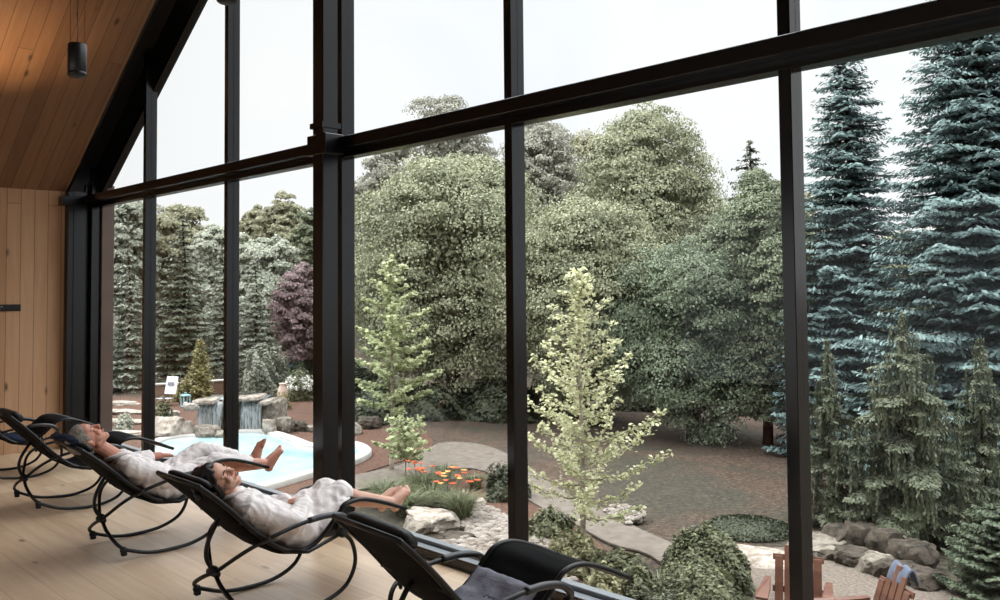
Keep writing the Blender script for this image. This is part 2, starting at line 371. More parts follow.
# back wall out of view; wide bare opening added to let in sky light
mb = MB()
mb.box((WX0, YB-.2, 0), (-6.6, YB, RZ0+.6)); mb.box((4.2, YB-.2, 0), (WX1, YB, zr+.3))
mb.box((-6.6, YB-.2, 0), (4.2, YB, .3)); mb.add(*(lambda P: (P, [tuple(range(5)), tuple(range(9, 4, -1))]+[(k, (k+1) % 5, 5+(k+1) % 5, 5+k) for k in range(5)]))(
    [(WX0, y, 3.4) if i == 0 else p for y in (YB-.2, YB) for i, p in enumerate([(0, 0, 0), (WX1, y, 3.4), (WX1, y, zr), (RIDGE, y, ZR), (WX0, y, RZ0)])]))
struct(mb.build('wall_back', 'plaster', smooth=False), 'plaster gable wall behind the loungers with a wide opening added for light', 'wall')
# sloped ceilings (boards run up the slope)
def slope(name, xa, xb, za, zb):
    L_ = math.hypot(xb-xa, zb-za); o = MB().box((0, YB-.2, 0), (L_, -.22, .2)).build(name, 'cedar_ceiling', smooth=False)
    o.location = (xa, 0, za); o.rotation_euler = (0, -math.atan2(zb-za, xb-xa), 0); return o
struct(slope('ceiling', WX0-.02, RIDGE, RZ0, ZR), 'sloped ceiling of knotty cedar boards rising from the end wall', 'ceiling')
o = slope('ceiling_far_slope', RIDGE, WX1, ZR, zr); struct(o, 'second sloped ceiling of cedar boards beyond the ridge', 'ceiling')
# rake: deep dark soffit beam following the gable outside of the glass
def rake(y0, y1, dz0, dz1, name, mat, label):
    mb = MB()
    for xa, xb in ((WX0-.6, RIDGE), (RIDGE, WX1+.4)):
        za, zb = (RZ0+SL*(xa-WX0), ZR) if xb == RIDGE else (ZR, ZR-SL*(xb-RIDGE))
        V = [(x, y, z+d) for x, z in ((xa, za), (xb, zb)) for y in (y0, y1) for d in (dz0, dz1)]
        mb.add(V, [(0, 1, 3, 2), (4, 6, 7, 5), (0, 4, 5, 1), (2, 3, 7, 6), (0, 2, 6, 4), (1, 5, 7, 3)])
    return struct(mb.build(name, mat, smooth=False), label, 'beam')
rake(.076, .12, -.17, .40, 'trim_1', 'frame_black', 'black rafter beam following the roof slope above the glass')
rake(.12, .24, -.0, .22, 'trim_2', 'soffit', 'dark soffit of the roof overhang outside the glass')
rake(-.24, .076, .30, .40, 'trim_41', 'soffit', 'dark recess between the ceiling boards and the glass')
rake(-.24, -.22, .0, .30, 'trim_42', 'frame_black', 'black edge strip where the ceiling boards stop')
LM_ = 1.8377                              # mullion spacing
ti = 3
def mull(x, label, w=.064, y0=0., y1=.075):
    global ti
    z1 = roof(x)+.285
    m = MB().box((x, y0, .06), (x+w, y1, z1), .003).box((x+.008, y1, .06), (x+w-.008, y1+.05, z1), .002)
    struct(m.build('trim_%d' % ti, 'frame_black', smooth=False), label, 'window frame'); ti += 1
names = {0: 'black mullion in front of the blue spruces', 1: 'black mullion beside the yellow-green ginkgo', 2: 'black mullion just beyond the freestanding steel post',
         3: 'black mullion in front of the pool waterfall', 4: 'black mullion before the pale stone steps', 5: 'black corner mullion beside the cedar wall', -1: 'black mullion nearest the camera side', -2: 'black mullion past the last lounger'}
for k in range(-2, 5): mull(-k*LM_, names[k])
# corner: dark jamb, steel post and exterior fin
struct(MB().box((-9.0, -.04, 0), (-8.93, .13, 3.1)).box((-8.93, 0, .06), (-8.84, .07, 3.3), .003).build('trim_%d' % ti, 'frame_black', smooth=False), names[5], 'window frame'); ti += 1
struct(MB().box((-8.99, .131, -.3), (-8.88, .275, 3.1), .004).build('trim_%d' % ti, 'jamb_wood', smooth=False), 'brown wooden fin outside the corner window', 'wall fin'); ti += 1
struct(MB().box((-8.985, -.26, 0), (-8.86, -.06, 3.0), .006).box((-8.86, -.2, 0), (-8.85, -.12, 3.0)).build('trim_%d' % ti, 'black_steel', smooth=False), 'black steel corner post against the cedar wall', 'post'); ti += 1
# freestanding column with bolt bracket
struct(MB().box((-3.685, -.21, 0), (-3.545, -.075, roof(-3.6)-.05), .006).box((-3.70, -.225, 3.02), (-3.53, -.06, 3.06)).box((-3.74, -.225, 2.82), (-3.49, -.06, 2.97), .004).build('trim_%d' % ti, 'black_steel', smooth=False),
       'black steel column standing inside the glass with a bolted bracket', 'column'); ti += 1
# transom
struct(MB().box((-9.0, -.1, 2.865), (WX1, -.001, 2.95), .004).box((-8.9, -.001, 2.815), (WX1, .1, 2.94), .003).box((-9.0, -.33, 2.83), (-8.84, -.1, 2.94), .004).build('trim_%d' % ti, 'black_steel', smooth=False),
       'long black transom beam crossing all the window bays', 'beam'); ti += 1
# sill
struct(MB().box((-8.95, 0.0, 0.002), (WX1, .07, .062), .003).build('trim_%d' % ti, 'frame_black', smooth=False), 'black curb under the windows', 'window sill'); ti += 1
s1 = MB().box((-8.93, .004, .062), (WX1, .068, .068)).box((-8.93, .082, .0), (WX1, .146, .092), .003)
struct(s1.build('trim_%d' % ti, 'sill_metal', smooth=False), 'grey metal window sill track along the glass', 'window sill'); ti += 1
for i, k in enumerate(range(5, -4, -1)):
    xa = -8.84 if k == 5 else -k*LM_+.064; xb = -(k-1)*LM_ if k > -3 else WX1
    if k == -3: xa = 3*LM_-.0+.0; xb = WX1
    if xb <= xa: continue
    def pane(z0, zz, nm):
        pts = [(xa, z0), (xb, z0)]
        if zz is None:
            pts += [(xb, roof(xb)-.05)]
            if xa < RIDGE < xb: pts += [(RIDGE, ZR-.05)]
            pts += [(xa, roof(xa)-.05)]
        else: pts += [(xb, zz), (xa, zz)]
        n = len(pts); V = [(x, y, z) for y in (.055, .061) for x, z in pts]
        F = [tuple(range(n)), tuple(range(2*n-1, n-1, -1))]+[(j, n+j, n+(j+1) % n, (j+1) % n) for j in range(n)]
        return MB().add(V, F).build(nm, 'window_glass', smooth=False)
    views = ['narrow corner pane', 'pane before the arborvitae', 'pane before the waterfall', 'pane before the young ginkgo', 'pane before the bright ginkgo', 'pane before the blue spruces', 'first pane beyond the spruces', 'second pane beyond the spruces', 'last pane of the glass wall']
    struct(pane(.09, 2.82, 'window_%d' % (2*i+1)), 'clear glass %s, below the transom' % views[i], 'window')
    struct(pane(2.93, None, 'window_%d' % (2*i+2)), 'clear glass above the transom over the %s' % views[i].replace('pane', 'bay'), 'window')

# sign on the end wall
p = CAM+ray(0, 308)*((WX0-CAM[0])/ray(0, 308)[0]); q = CAM+ray(20.5, 308)*((WX0-CAM[0])/ray(20.5, 308)[0])
sg = thing('wall_sign', 'small black sign with two lines of white lettering on the cedar wall', 'sign', (WX0+.001, q[1], p[2]))
w_ = .52
MB().box((0, -w_, -.038), (.012, 0, .038), .002).build('plate', 'sign_black', sg, smooth=False)
def text(body, size, loc, rot, mat, parent, name='lettering', align='CENTER'):
    cu = bpy.data.curves.new('t', 'FONT'); cu.body = body; cu.size = size; cu.align_x = align; cu.extrude = .0006
    o = bpy.data.objects.new('t', cu); COL.objects.link(o); bpy.context.view_layer.update()
    me = bpy.data.meshes.new_from_object(o.evaluated_get(bpy.context.evaluated_depsgraph_get())); bpy.data.objects.remove(o)
    n = link(name, me, mat, parent); n.location = loc; n.rotation_euler = rot; return n
rs_ = random.Random(4)
for z0_, hh_, y0_, y1_ in ((.008, .017, -.47, -.19), (-.024, .013, -.43, -.22)):      # two lines too small to read in the photograph
    mb = MB(); y_ = y0_
    while y_ < y1_:
        w1_ = rs_.uniform(.006, .012)
        if rs_.random() > .14:
            mb.box((.0122, y_, z0_), (.0132, y_+.003, z0_+hh_*rs_.choice((.65, .65, 1)))); mb.box((.0122, y_, z0_+hh_*.3*rs_.choice((0, 1, 1.7))), (.0132, y_+w1_, z0_+hh_*.3*rs_.choice((0, 1, 1.7))+.003))
        y_ += w1_+.004
    mb.build('lettering', 'sign_white', sg, smooth=False)

# pendant lamps
def pendant(c, label):
    t = thing('pendant_lamp', label, 'lamp', c, group='pendant lamps')
    MB().lathe([(.0, .0), (.05, .0), (.056, .006), (.06, .008), (.06, .03), (.0585, .032), (.0585, .035), (.06, .037), (.06, .22), (.055, .228), (0.01, .228)], n=28).build('lamp_shade', 'pendant_black', t)
    H = roof(c[0])-c[2]-.02
    mb = MB()
    for dx in (-.034, .034): mb.tube([(dx, dx, .225), (dx*1.3, dx*1.3, H)], .0022, 6)
    mb.build('suspension_wire', 'wire', t)
    MB().tube(spline([(.0, 0, .225), (.012, 0, .32), (-.012, 0, .45), (.004, 0, .62), (0, 0, H)]), .0028, 6).build('cable', 'pendant_black', t)
    MB().lathe([(.0, H-.03), (.06, H-.03), (.06, H), (0, H)], n=20).build('canopy', 'pendant_black', t)
c1 = CAM+6.*ray(77, 77); c2 = CAM+5.3*ray(227, 3)
pendant(c1, 'black cylinder pendant lamp hanging under the cedar ceiling'); pendant(c2, 'black pendant lamp whose bottom shows over the second mullion')

# ------------------------------------------------------------------ chairs
HW = .25
SLG = [(-.585, .792), (-.50, .722), (-.40, .632), (-.26, .495), (-.15, .405), (-.06, .352), (.03, .33), (.12, .355), (.20, .415), (.275, .49), (.34, .54), (.45, .548), (.60, .505), (.775, .435)]
SLS = spline([(0, a, b) for a, b in SLG], 5)
def sling_w(u): return float(np.interp(u, SLS[:, 1], SLS[:, 2]))
def make_chair(label, tilt, loc, rz=0, load=0.02, pad=1.):
    t = thing('rocking_lounger', label, 'lounge chair', (0, 0, 0), group='black zero gravity rocking loungers')
    ca, sa = math.cos(tilt), math.sin(tilt)
    def tf(P):
        P = np.array(P, float); u, w = P[:, 1], P[:, 2]-.42
        return np.stack([P[:, 0], u*ca+w*sa, -u*sa+w*ca+.42+DZ], 1)
    DZ = 0
    rk = spline([(0, .285, .39), (0, .35, .32), (0, .372, .2), (0, .31, .085), (0, .17, .025), (0, .0, .013), (0, -.17, .028), (0, -.33, .085)], 6)
    DZ = .013-float(tf(rk)[:, 2].min())
    def part(mb, name, mat, parent=None):
        v = tf(np.vstack(mb.v)); m2 = MB().add(v, mb.f); return m2.build(name, mat, parent or t)
    # sling
    n = len(SLS); mm = 11; mb = MB(); V = []
    T = np.gradient(SLS, axis=0); T /= np.linalg.norm(T, axis=1)[:, None]; N = np.stack([T[:, 0]*0, -T[:, 2], T[:, 1]], 1)
    for side in (0, 1):
        for i in range(n):
            for k in range(mm):
                s = k/(mm-1)*2-1; sag = load*(1-s**4)*float(np.interp(SLS[i, 1], [-.52, -.45, -.2, .15, .3, .4, .75], [.0, .5, 1, 1, .5, .2, .15]))
                p = SLS[i]-N[i]*(sag+(.004 if side else 0)); V.append((s*(HW-.003), p[1], p[2]+.003*math.sin(SLS[i, 1]*60+s*2)*(1-s*s)))
    A = lambda sd, i, k: sd*n*mm+i*mm+k
    F = [(A(0, i, k), A(0, i, k+1), A(0, i+1, k+1), A(0, i+1, k)) for i in range(n-1) for k in range(mm-1)]+[(A(1, i, k), A(1, i+1, k), A(1, i+1, k+1), A(1, i, k+1)) for i in range(n-1) for k in range(mm-1)]
    F += [(A(0, i, 0), A(0, i+1, 0), A(1, i+1, 0), A(1, i, 0)) for i in range(n-1)]+[(A(0, i, mm-1), A(1, i, mm-1), A(1, i+1, mm-1), A(0, i+1, mm-1)) for i in range(n-1)]
    F += [(A(0, 0, k), A(1, 0, k), A(1, 0, k+1), A(0, 0, k+1)) for k in range(mm-1)]+[(A(0, n-1, k), A(0, n-1, k+1), A(1, n-1, k+1), A(1, n-1, k)) for k in range(mm-1)]
    sl = part(mb.add(V, F), 'sling', 'sling')
    for s in (-1, 1): part(MB().tube(SLS+np.array([s*HW, 0, 0]), .0135, 10), 'side_rail', 'chair_tube')
    for i, nm in ((0, 'top_rail'), (n-1, 'foot_rail')):
        p = SLS[i]; part(MB().tube([(-HW, p[1], p[2]), (HW, p[1], p[2])], .012, 10), nm, 'chair_tube')
    # headrest pad
    mb = MB(); P0 = SLS[2]; c = P0+N[2]*.035+T[2]*.03
    ss = np.linspace(-1, 1, 15)
    c = c-T[2]*.012 if pad < 1 else c
    pts = [(x*.225, c[1], c[2]) for x in ss]; rr = [.060*pad*(1-abs(x)**7*.35) for x in ss]
    mb.tube(pts, rr, 16, flat=.62, upv=N[2]); part(mb, 'headrest', 'vinyl')
    # rockers, arms, struts on both sides meeting at the rear joint
    J = (-.375, .255)
    for s in (-1, 1):
        w = .285*s
        rko = part(MB().tube(rk+np.array([w, 0, 0]), .0125, 10), 'rocker', 'chair_tube')
        part(MB().tube(spline([(w, -.33, .085), (w*.86, -.37, .13), (w*.45, -.385, .19), (w*.1, J[0], J[1]-.02)], 5), .0125, 10), 'rear_brace', 'chair_tube')
        part(MB().ball((w, -.335, .082), (.021, .024, .024)).box((w-.016, -.35, .045), (w+.016, -.315, .075), .004), 'stopper', 'rubber', rko)
        arm = spline([(w*.1, J[0], J[1]), (w*.75, -.30, .385), (w*1.03, -.2, .452), (w*1.06, -.06, .488), (w*1.06, .08, .507), (w*1.06, .2, .506)], 6)
        part(MB().tube(arm, .0115, 10), 'strut', 'chair_tube')
        ar = spline([(w*1.06, .045, .506), (w*1.06, .16, .512), (w*1.06, .26, .497), (w*1.06, .315, .46), (w*1.03, .325, .425)], 6)
        aro = part(MB().tube(ar, .0175, 12), 'armrest', 'arm_tube')
        part(MB().ball((w, .285, .39), (.024, .03, .03)).ball((w, .31, .41), (.02, .024, .024)), 'joint', 'rubber', aro)
        part(MB().tube([(w, .285, .39), (w*.97, .06, .325), (w*.93, -.05, .345)], .0115, 8), 'seat_strut', 'chair_tube')
        part(MB().tube([(w*.9, -.215, .425), (w*1.08, -.20, .455)], .009, 8), 'bolt', 'arm_tube')
    part(MB().ball((0, J[0], J[1]), (.034, .03, .03)).tube([(-.05, J[0], J[1]-.01), (.05, J[0], J[1]-.01)], .02, 10), 'rear_joint', 'rubber')
    part(MB().tube(spline([(0, J[0], J[1]), (0, -.415, .33), (0, -.41, .41), (0, -.365, .50), (0, -.33, .545)], 5), .0125, 10), 'riser', 'chair_tube')
    part(MB().tube([(-HW, -.325, .548), (HW, -.325, .548)], .011, 8), 'back_rail', 'chair_tube')
    t.location = loc; t.rotation_euler = (0, 0, rz); t['dz'] = 0; del t['dz']
    return t, tf
YC = -1.125
X5, XW, XM, X3, X4 = -.675-.285, -2.36-.285, -4.05-.285, -5.74-.285, -7.43-.285
TILT = math.radians(3.2)
make_chair('empty black rocking lounger nearest the camera with a grey towel on its seat', TILT, (X5, YC+.035, 0), math.radians(-4))
ch_w, _ = make_chair('black rocking lounger the dark-haired woman lies on', 0, (XW, YC, 0), 0, .035, .62)
ch_m, _ = make_chair('black rocking lounger the grey-haired man lies on', math.radians(-1.8), (XM, YC, 0), 0, .035, .62)
make_chair('empty black rocking lounger just beyond the grey-haired man', TILT, (X3, YC, 0))
make_chair('empty black rocking lounger by the cedar wall with navy towel', TILT, (X4, YC, 0), 0)

# towels
def seat_pt(v, u, w, tilt, X, rz=0, DZ=.012):
    ca, sa = math.cos(tilt), math.sin(tilt); w -= .42
    a, b = u*ca+w*sa, -u*sa+w*ca+.42+DZ
    return np.array([X+v*math.cos(rz)-a*math.sin(rz), YC+v*math.sin(rz)+a*math.cos(rz), b])
def towel_on(name, label, mat, X, tilt, u0, u1, v0, v1, th, rz=0, seed=1, marks=False):
    nu, nv = 26, 20; V = []
    for side in (0, 1):
        for i in range(nu):
            for k in range(nv):
                a, b_ = i/(nu-1), k/(nv-1); u = u0+(u1-u0)*a; v = v0+(v1-v0)*b_
                e = min(1, 6*min(a, 1-a, b_, 1-b_)+.12)**.5
                h = 0.006-.02*(1-(v/.27)**2)
                if side: h += th*e*(1+.35*fnoise((u, v, 0), 9, seed))+.012*fnoise((u, v, 0), 22, seed+3)+.006*math.sin(u*34+v*9)
                V.append(seat_pt(v+.01*math.sin(u*14+seed), u, sling_w(u)+h, tilt, X, rz))
    A = lambda s, i, k: s*nu*nv+i*nv+k
    F = [(A(1, i, k), A(1, i, k+1), A(1, i+1, k+1), A(1, i+1, k)) for i in range(nu-1) for k in range(nv-1)]+[(A(0, i, k), A(0, i+1, k), A(0, i+1, k+1), A(0, i, k+1)) for i in range(nu-1) for k in range(nv-1)]
    F += [(A(0, i, 0), A(1, i, 0), A(1, i+1, 0), A(0, i+1, 0)) for i in range(nu-1)]+[(A(0, i, nv-1), A(0, i+1, nv-1), A(1, i+1, nv-1), A(1, i, nv-1)) for i in range(nu-1)]
    F += [(A(0, 0, k), A(0, 0, k+1), A(1, 0, k+1), A(1, 0, k)) for k in range(nv-1)]+[(A(0, nu-1, k), A(1, nu-1, k), A(1, nu-1, k+1), A(0, nu-1, k+1)) for k in range(nv-1)]
    base = seat_pt((v0+v1)/2, u0, sling_w(u0), tilt, X, rz)
    t = thing(name, label, 'towel', base)
    MB().add(np.array(V)-base, F).build('cloth', mat, t)
    if marks:
        mb = MB()
        for j, (du, dv) in enumerate(((0, 0), (.004, .03), (-.003, .06), (.002, .09))):
            c = [seat_pt(.03+dv+.012*math.cos(a), .09+du+.014*math.sin(a*(1+j % 2)), sling_w(.09)+.0+th+.012, tilt, X, rz)-base for a in np.linspace(0, 5, 12)]
            mb.tube(c, .0022, 5)
        mb.build('embroidery', 'stitch', t)
    return t
towel_on('grey_towel', 'soft grey towel folded on the seat of the nearest lounger', 'grey_towel', X5, TILT, -.10, .24, -.21, .22, .055, math.radians(-4), 2, True)
towel_on('navy_towel', 'navy towel folded on the lounger by the cedar wall', 'navy_towel', X4, TILT, -.16, .16, -.22, .22, .06, 0, 5)
def pillow_towel(X):
    c = np.array([X, YC-.585, .80]); mb = MB()
    pts = [(X+x*.2, YC-.605+.01*math.sin(x*4), .818+.008*math.cos(x*5)) for x in np.linspace(-1, 1, 13)]
    mb.tube(pts, [.018+.014*(1-abs(x)**5) for x in np.linspace(-1, 1, 13)], 16, flat=.8)
    V = np.vstack(mb.v); V = np.array([p+.008*fnoise(p, 18, 3) for p in V])
    tag(MB().add(V, mb.f).build('rolled_towel', 'navy_towel', loc=c), 'rolled navy towel above the grey-haired man\'s head on the headrest', 'towel')
pillow_towel(XM)

# ------------------------------------------------------------------ people
def unit(v): v = np.array(v, float); return v/np.linalg.norm(v)
def person(X, sex):
    W = sex == 'w'
    def L(v, u, w): return np.array([X+v, YC+u, w])
    base = L(0, .04, .36)
    b = MB(); rb = MB()
    k = 1.0 if W else 1.04
    skin = 'skin_woman' if W else 'skin_man'
    # torso line
    nk = (0, -.285, .655)
    if W: hc = L(.03, -.372, .758); U = unit((.04, -.82, .46)); Fd = unit((.66, .26, .70))
    else: hc = L(.01, -.468, .80); U = unit((.0, -.90, .40)); Fd = unit((.16, .34, .92))
    Fd = unit(Fd-U*(Fd@U)); S = np.cross(U, Fd); AX = np.array([S, U, Fd])
    def H(s, u, f): return hc+s*S*k+u*U*k+f*Fd*k
    b.ball(H(0, .022, -.012), np.array([.074, .092, .092])*k, AX, 24, 16)
    b.ball(H(0, -.035, .022), np.array([.060, .078, .062])*k, AX, 20, 12)
    b.ball(H(0, .045, .045), np.array([.058, .05, .045])*k, AX, 20, 12)
    b.capsule(H(-.012, -.098, .060), H(.012, -.098, .060), .019*k, .019*k)
    for s in (-1, 1):
        b.capsule(H(s*.05, -.06, -.005), H(s*.018, -.095, .055), .02*k, .018*k)
        b.ball(H(s*.034, -.028, .064), np.array([.022, .022, .018])*k, AX)
        b.capsule(H(s*.012, .026, .083), H(s*.046, .024, .066), .0095*k, .008*k)
        b.ball(H(s*.031, .002, .071), np.array([.016, .0115, .0115])*k, AX)
        b.ball(H(s*.011, -.031, .094), np.array([.008, .008, .008])*k, AX)
        b.ball(H(s*.078, -.005, -.012), np.array([.009, .031, .019])*k, AX)
    b.capsule(H(0, .015, .085), H(0, -.024, .104), .0075*k, .0105*k)
    b.capsule(H(-.018, -.060, .081), H(.018, -.060, .081), .0085*k, .0085*k); b.ball(H(0, -.059, .085), np.array([.013, .0085, .008])*k, AX)
    b.capsule(H(0, -.075, -.02), L(*nk), .05*k, .056*k)
    # trunk (continuous under the robe)
    b.capsule(L(-.12, -.255, .605), L(.12, -.255, .605), .056, .056); b.capsule(L(-.07, -.16, .54), L(.07, -.16, .54), .08, .08)
    b.capsule(L(-.05, -.02, .445), L(.05, -.02, .445), .08, .08); b.capsule(L(-.075, .06, .41), L(.075, .06, .41), .085, .085)
    b.capsule(L(0, -.22, .575), L(0, .03, .42), .085, .085)
    # legs
    if W: legs = [((.08, .06, .405), (.07, .41, .57), (.05, .825, .43), unit((.0, .90, .42))), ((-.08, .06, .405), (-.07, .40, .565), (-.035, .785, .425), unit((.03, .88, .46)))]
    else: legs = [((.09, .06, .41), (.11, .43, .53), (.085, .85, .455), unit((.06, .80, .60))), ((-.09, .06, .41), (-.13, .42, .58), (-.10, .835, .455), unit((-.02, .5, .86)))]
    k0_ = k
    for hp, kn, an, fd in legs:
        k = k0_*(1.0 if W else 1.1)
        b.capsule(L(*hp), L(*kn), .082*k, .054*k); b.ball(L(*kn), (.056*k,)*3)
        a0, a1 = L(*kn), L(*an); mid = a0*.68+a1*.32+np.array([0, -.008, -.018])
        b.capsule(a0, mid, .05*k, .052*k); b.capsule(mid, a1, .052*k, .034*k)
        hl = a1+np.array([0, .022, -.03]); b.ball(hl, (.032*k,)*3)
        sd = unit(np.cross(fd, (0, -.5, 1)));
        if sd[0] < 0: sd = -sd
        inst = unit(np.cross(sd, fd))
        if inst[1] > 0: inst = -inst
        side = -1 if hp[0] > 0 else 1            # big toe towards the midline
        for q_ in (-.02, 0, .02): b.capsule(a1+inst*.0+sd*q_*.4, a1+fd*.125*k+sd*q_*1.05, .031*k, .018*k)
        b.capsule(hl, a1+fd*.1*k-inst*.008, .03*k, .022*k)
        for j in range(5):
            o_ = (j-2)*.0175*k; rad = [.0145, .0105, .0102, .0096, .009][j]; ln = [.052, .05, .045, .038, .03][j]
            st = a1+fd*(.128-.004*j)*k+sd*side*(-o_); b.capsule(st-fd*.02, st+fd*(ln-.018)+inst*.006, rad, rad*.92)
    k = k0_
    # arms
    arms = []
    if W: arms = [((.165, -.245, .60), (.225, -.005, .49), (.10, .14, .545), (-.01, .17, .555)), ((-.165, -.245, .60), (-.225, .0, .48), (-.07, .12, .54), (.04, .16, .56))]
    else: arms = [((.175, -.245, .605), (.235, .0, .49), (.17, .2, .515), (.14, .29, .525)), ((-.175, -.245, .605), (-.29, -.03, .55), (-.298, .165, .565), (-.302, .26, .552))]
    for i, (sh, el, wr, hd) in enumerate(arms):
        sh, el, wr, hd = L(*sh), L(*el), L(*wr), L(*hd)
        b.capsule(sh, el, .05*k, .04*k); b.capsule(el, wr, .041*k, .027*k)
        d = unit(hd-wr); nrm = np.array([0, 0, 1.]); sd = unit(np.cross(d, nrm)); nn = np.cross(sd, d)
        for q_ in (-.022, 0, .022): b.capsule(wr+d*.015+sd*q_*.5, wr+d*.085+sd*q_, .018, .0135)
        med = 1 if i == 0 else -1                 # thumb towards the body's midline
        for j in range(4):
            o_ = (j-1.5)*.0192; ln = [.062, .074, .07, .054][j if med < 0 else 3-j]*k
            p0 = wr+d*.088+sd*o_; p1 = p0+d*ln*.5-nn*ln*.16; p2 = p1+d*ln*.28-nn*ln*.3; p3 = p2+d*ln*.12-nn*ln*.22
            b.capsule(p0-d*.01, p1, .0088, .0082); b.capsule(p1, p2, .0082, .0076); b.capsule(p2, p3, .0076, .007)
        tb = wr+d*.03-sd*med*(-1)*.022; tdir = unit(d*.7+sd*med*.75-nn*.25)
        b.capsule(tb, tb+tdir*.036, .0125, .0105); b.capsule(tb+tdir*.036, tb+tdir*.036+unit(tdir+d*.6)*.03, .0105, .0085)
        # sleeves
        rb.capsule(sh, el, .068, .062); cut = .96 if (W or i == 0) else .52
        c_ = el*(1-cut)+wr*cut; rb.capsule(el, c_, .06, .052)
    if W: body = remeshed(b, 'person', M[skin], .0048, None, 3, loc=base)
    else: body = remeshed(b, 'person', M[skin], .0048, None, 3, loc=base)
    def child(mb, name, mat, **kw):
        V = np.vstack(mb.v)-base; return MB().add(V, mb.f).build(name, mat, body, **kw)
    # robe
    rb.capsule(L(-.13, -.25, .60), L(.13, -.25, .60), .072, .072)
    rb.capsule(L(-.125, -.16, .555), L(.125, -.16, .555), .1, .1); rb.capsule(L(-.14, -.08, .49), L(.14, -.08, .49), .1, .1)
    rb.capsule(L(-.14, .02, .44), L(.14, .02, .44), .108, .108); rb.capsule(L(-.14, .09, .425), L(.14, .09, .425), .106, .106)
    rb.capsule(L(-.05, -.21, .585), L(-.05, .03, .445), .102, .11); rb.capsule(L(.05, -.21, .585), L(.05, .03, .445), .102, .11)
    for s, (hp, kn, an, fd) in zip((1, -1), legs):
        h0, k0, a0 = L(*hp), L(*kn), L(*an)
        if W:
            e = k0*.97+a0*.03
            rb.capsule(h0, k0, .105, .076); rb.capsule(k0, e+np.array([0, .005, -.02]), .075, .07)
            rb.capsule(h0+np.array([s*.045, .02, -.045]), k0+np.array([s*.06, -.06, -.075]), .095, .07)
            rb.capsule(h0+np.array([s*.06, .05, -.05]), L(s*.17, .27, .43), .08, .055)
        else:
            e = k0*.42+a0*.58
            rb.capsule(h0, k0, .10, .074); rb.capsule(k0, e, .072, .062); rb.capsule(h0+np.array([s*.04, .05, -.05]), k0+np.array([s*.03, -.1, -.09]), .09, .07)
            rb.capsule(k0+np.array([0, -.03, -.05]), e+np.array([0, 0, -.02]), .06, .055)
    if W: rb.capsule(L(-.06, .28, .48), L(.06, .28, .48), .085, .085); rb.capsule(L(-.05, .41, .555), L(.05, .41, .555), .062, .062)
    else: rb.capsule(L(-.06, .2, .45), L(.06, .2, .45), .09, .09)
    sd_ = 3 if W else 9
    def folds(p):
        q = p-base.astype(np.float32)
        low = sling_w(float(p[1])-YC)
        wv = .5*fnoise(q, 5, sd_+6)
        d1 = fnoise((q[1]*1.6+q[0]*.9-q[2]*.5+wv*.12, q[0]*.5-q[1]*.2, q[2]*.7), 9, sd_+1); d2 = fnoise((q[1]*1.3-q[0]*1.1+q[2]*.6, q[0]*.7+q[1]*.3, q[2]*.6), 16, sd_+3)
        a = .010*fnoise(q, 5, sd_)+.013*(.45-abs(d1)*1.6)+.007*(.4-abs(d2)*1.5)+.001*fnoise(q, 60, sd_+2)
        return a
    rob = remeshed(rb, 'bathrobe', M['robe'], .0085, None, 3, folds)
    # cloth rests on the sling, not through it
    n = len(rob.data.vertices); co = np.empty(n*3, np.float32); rob.data.vertices.foreach_get('co', co); co = co.reshape(-1, 3)
    uu = co[:, 1]-YC; vv = np.abs(co[:, 0]-X)
    lim = (np.interp(uu, SLS[:, 1], SLS[:, 2])-.035*(1-np.clip(vv/HW, 0, 1)**4)*np.interp(uu, [-.52, -.45, -.2, .15, .3, .4, .75], [.0, .5, 1, 1, .5, .2, .15])+.006).astype(np.float32)
    m_ = (co[:, 2] < lim) & (uu > -.45) & (uu < .74)
    co[m_, 2] = lim[m_]+.0
    co -= base.astype(np.float32); rob.data.vertices.foreach_set('co', co.ravel()); rob.data.update(); rob.parent = body
    # collar and belt
    for s in (-1, 1):
        cp = spline([L(s*.03, -.345, .645), L(s*.078, -.315, .665), L(s*.08, -.265, .678), L(s*.05, -.19, .652), L(s*.012, -.10, .585)], 6)
        cc = MB().tube(cp, [.026]*len(cp), 10, flat=.5, upv=(0, .3, 1)); child(cc, 'robe_collar', 'robe_trim').parent = rob
    # hair
    h = MB()
    if W:
        h.ball(H(0, .034, -.022), (.085, .093, .091), AX, 24, 16); h.ball(H(0, .070, .022), (.066, .053, .052), AX)
        for s in (-1, 1): h.capsule(H(s*.062, .03, .012), H(s*.072, -.045, -.03), .024, .022)
        for i in range(9):
            a = -1+i*.25; h.capsule(H(a*.055, .08, -.04), H(a*.10-.02, .118-.03*abs(a), -.06), .030, .018)
        hr = remeshed(h, 'hair', M['dark_hair'], .006, None, 2, lambda p: .007*fnoise(p, 42, 1)+.004*fnoise((p[0]*3, p[1], p[2]), 40, 2))
    else:
        h.ball(H(0, .036, -.024), np.array([.083, .094, .091])*k, AX, 24, 16); h.ball(H(0, .076, .024), (.066, .048, .052), AX)
        for s in (-1, 1): h.capsule(H(s*.068, .03, -.0), H(s*.071, -.0, -.008), .014, .01); h.capsule(H(s*.05, -.02, -.06), H(s*.03, -.05, -.065), .03, .02)
        hr = remeshed(h, 'hair', M['grey_hair'], .0055, None, 2, lambda p: .0045*fnoise(p, 60, 1)+.002*fnoise(p, 150, 2))
    n = len(hr.data.vertices); co = np.empty(n*3, np.float32); hr.data.vertices.foreach_get('co', co)
    co = (co.reshape(-1, 3)-base).astype(np.float32); hr.data.vertices.foreach_set('co', co.ravel()); hr.data.update(); hr.parent = body
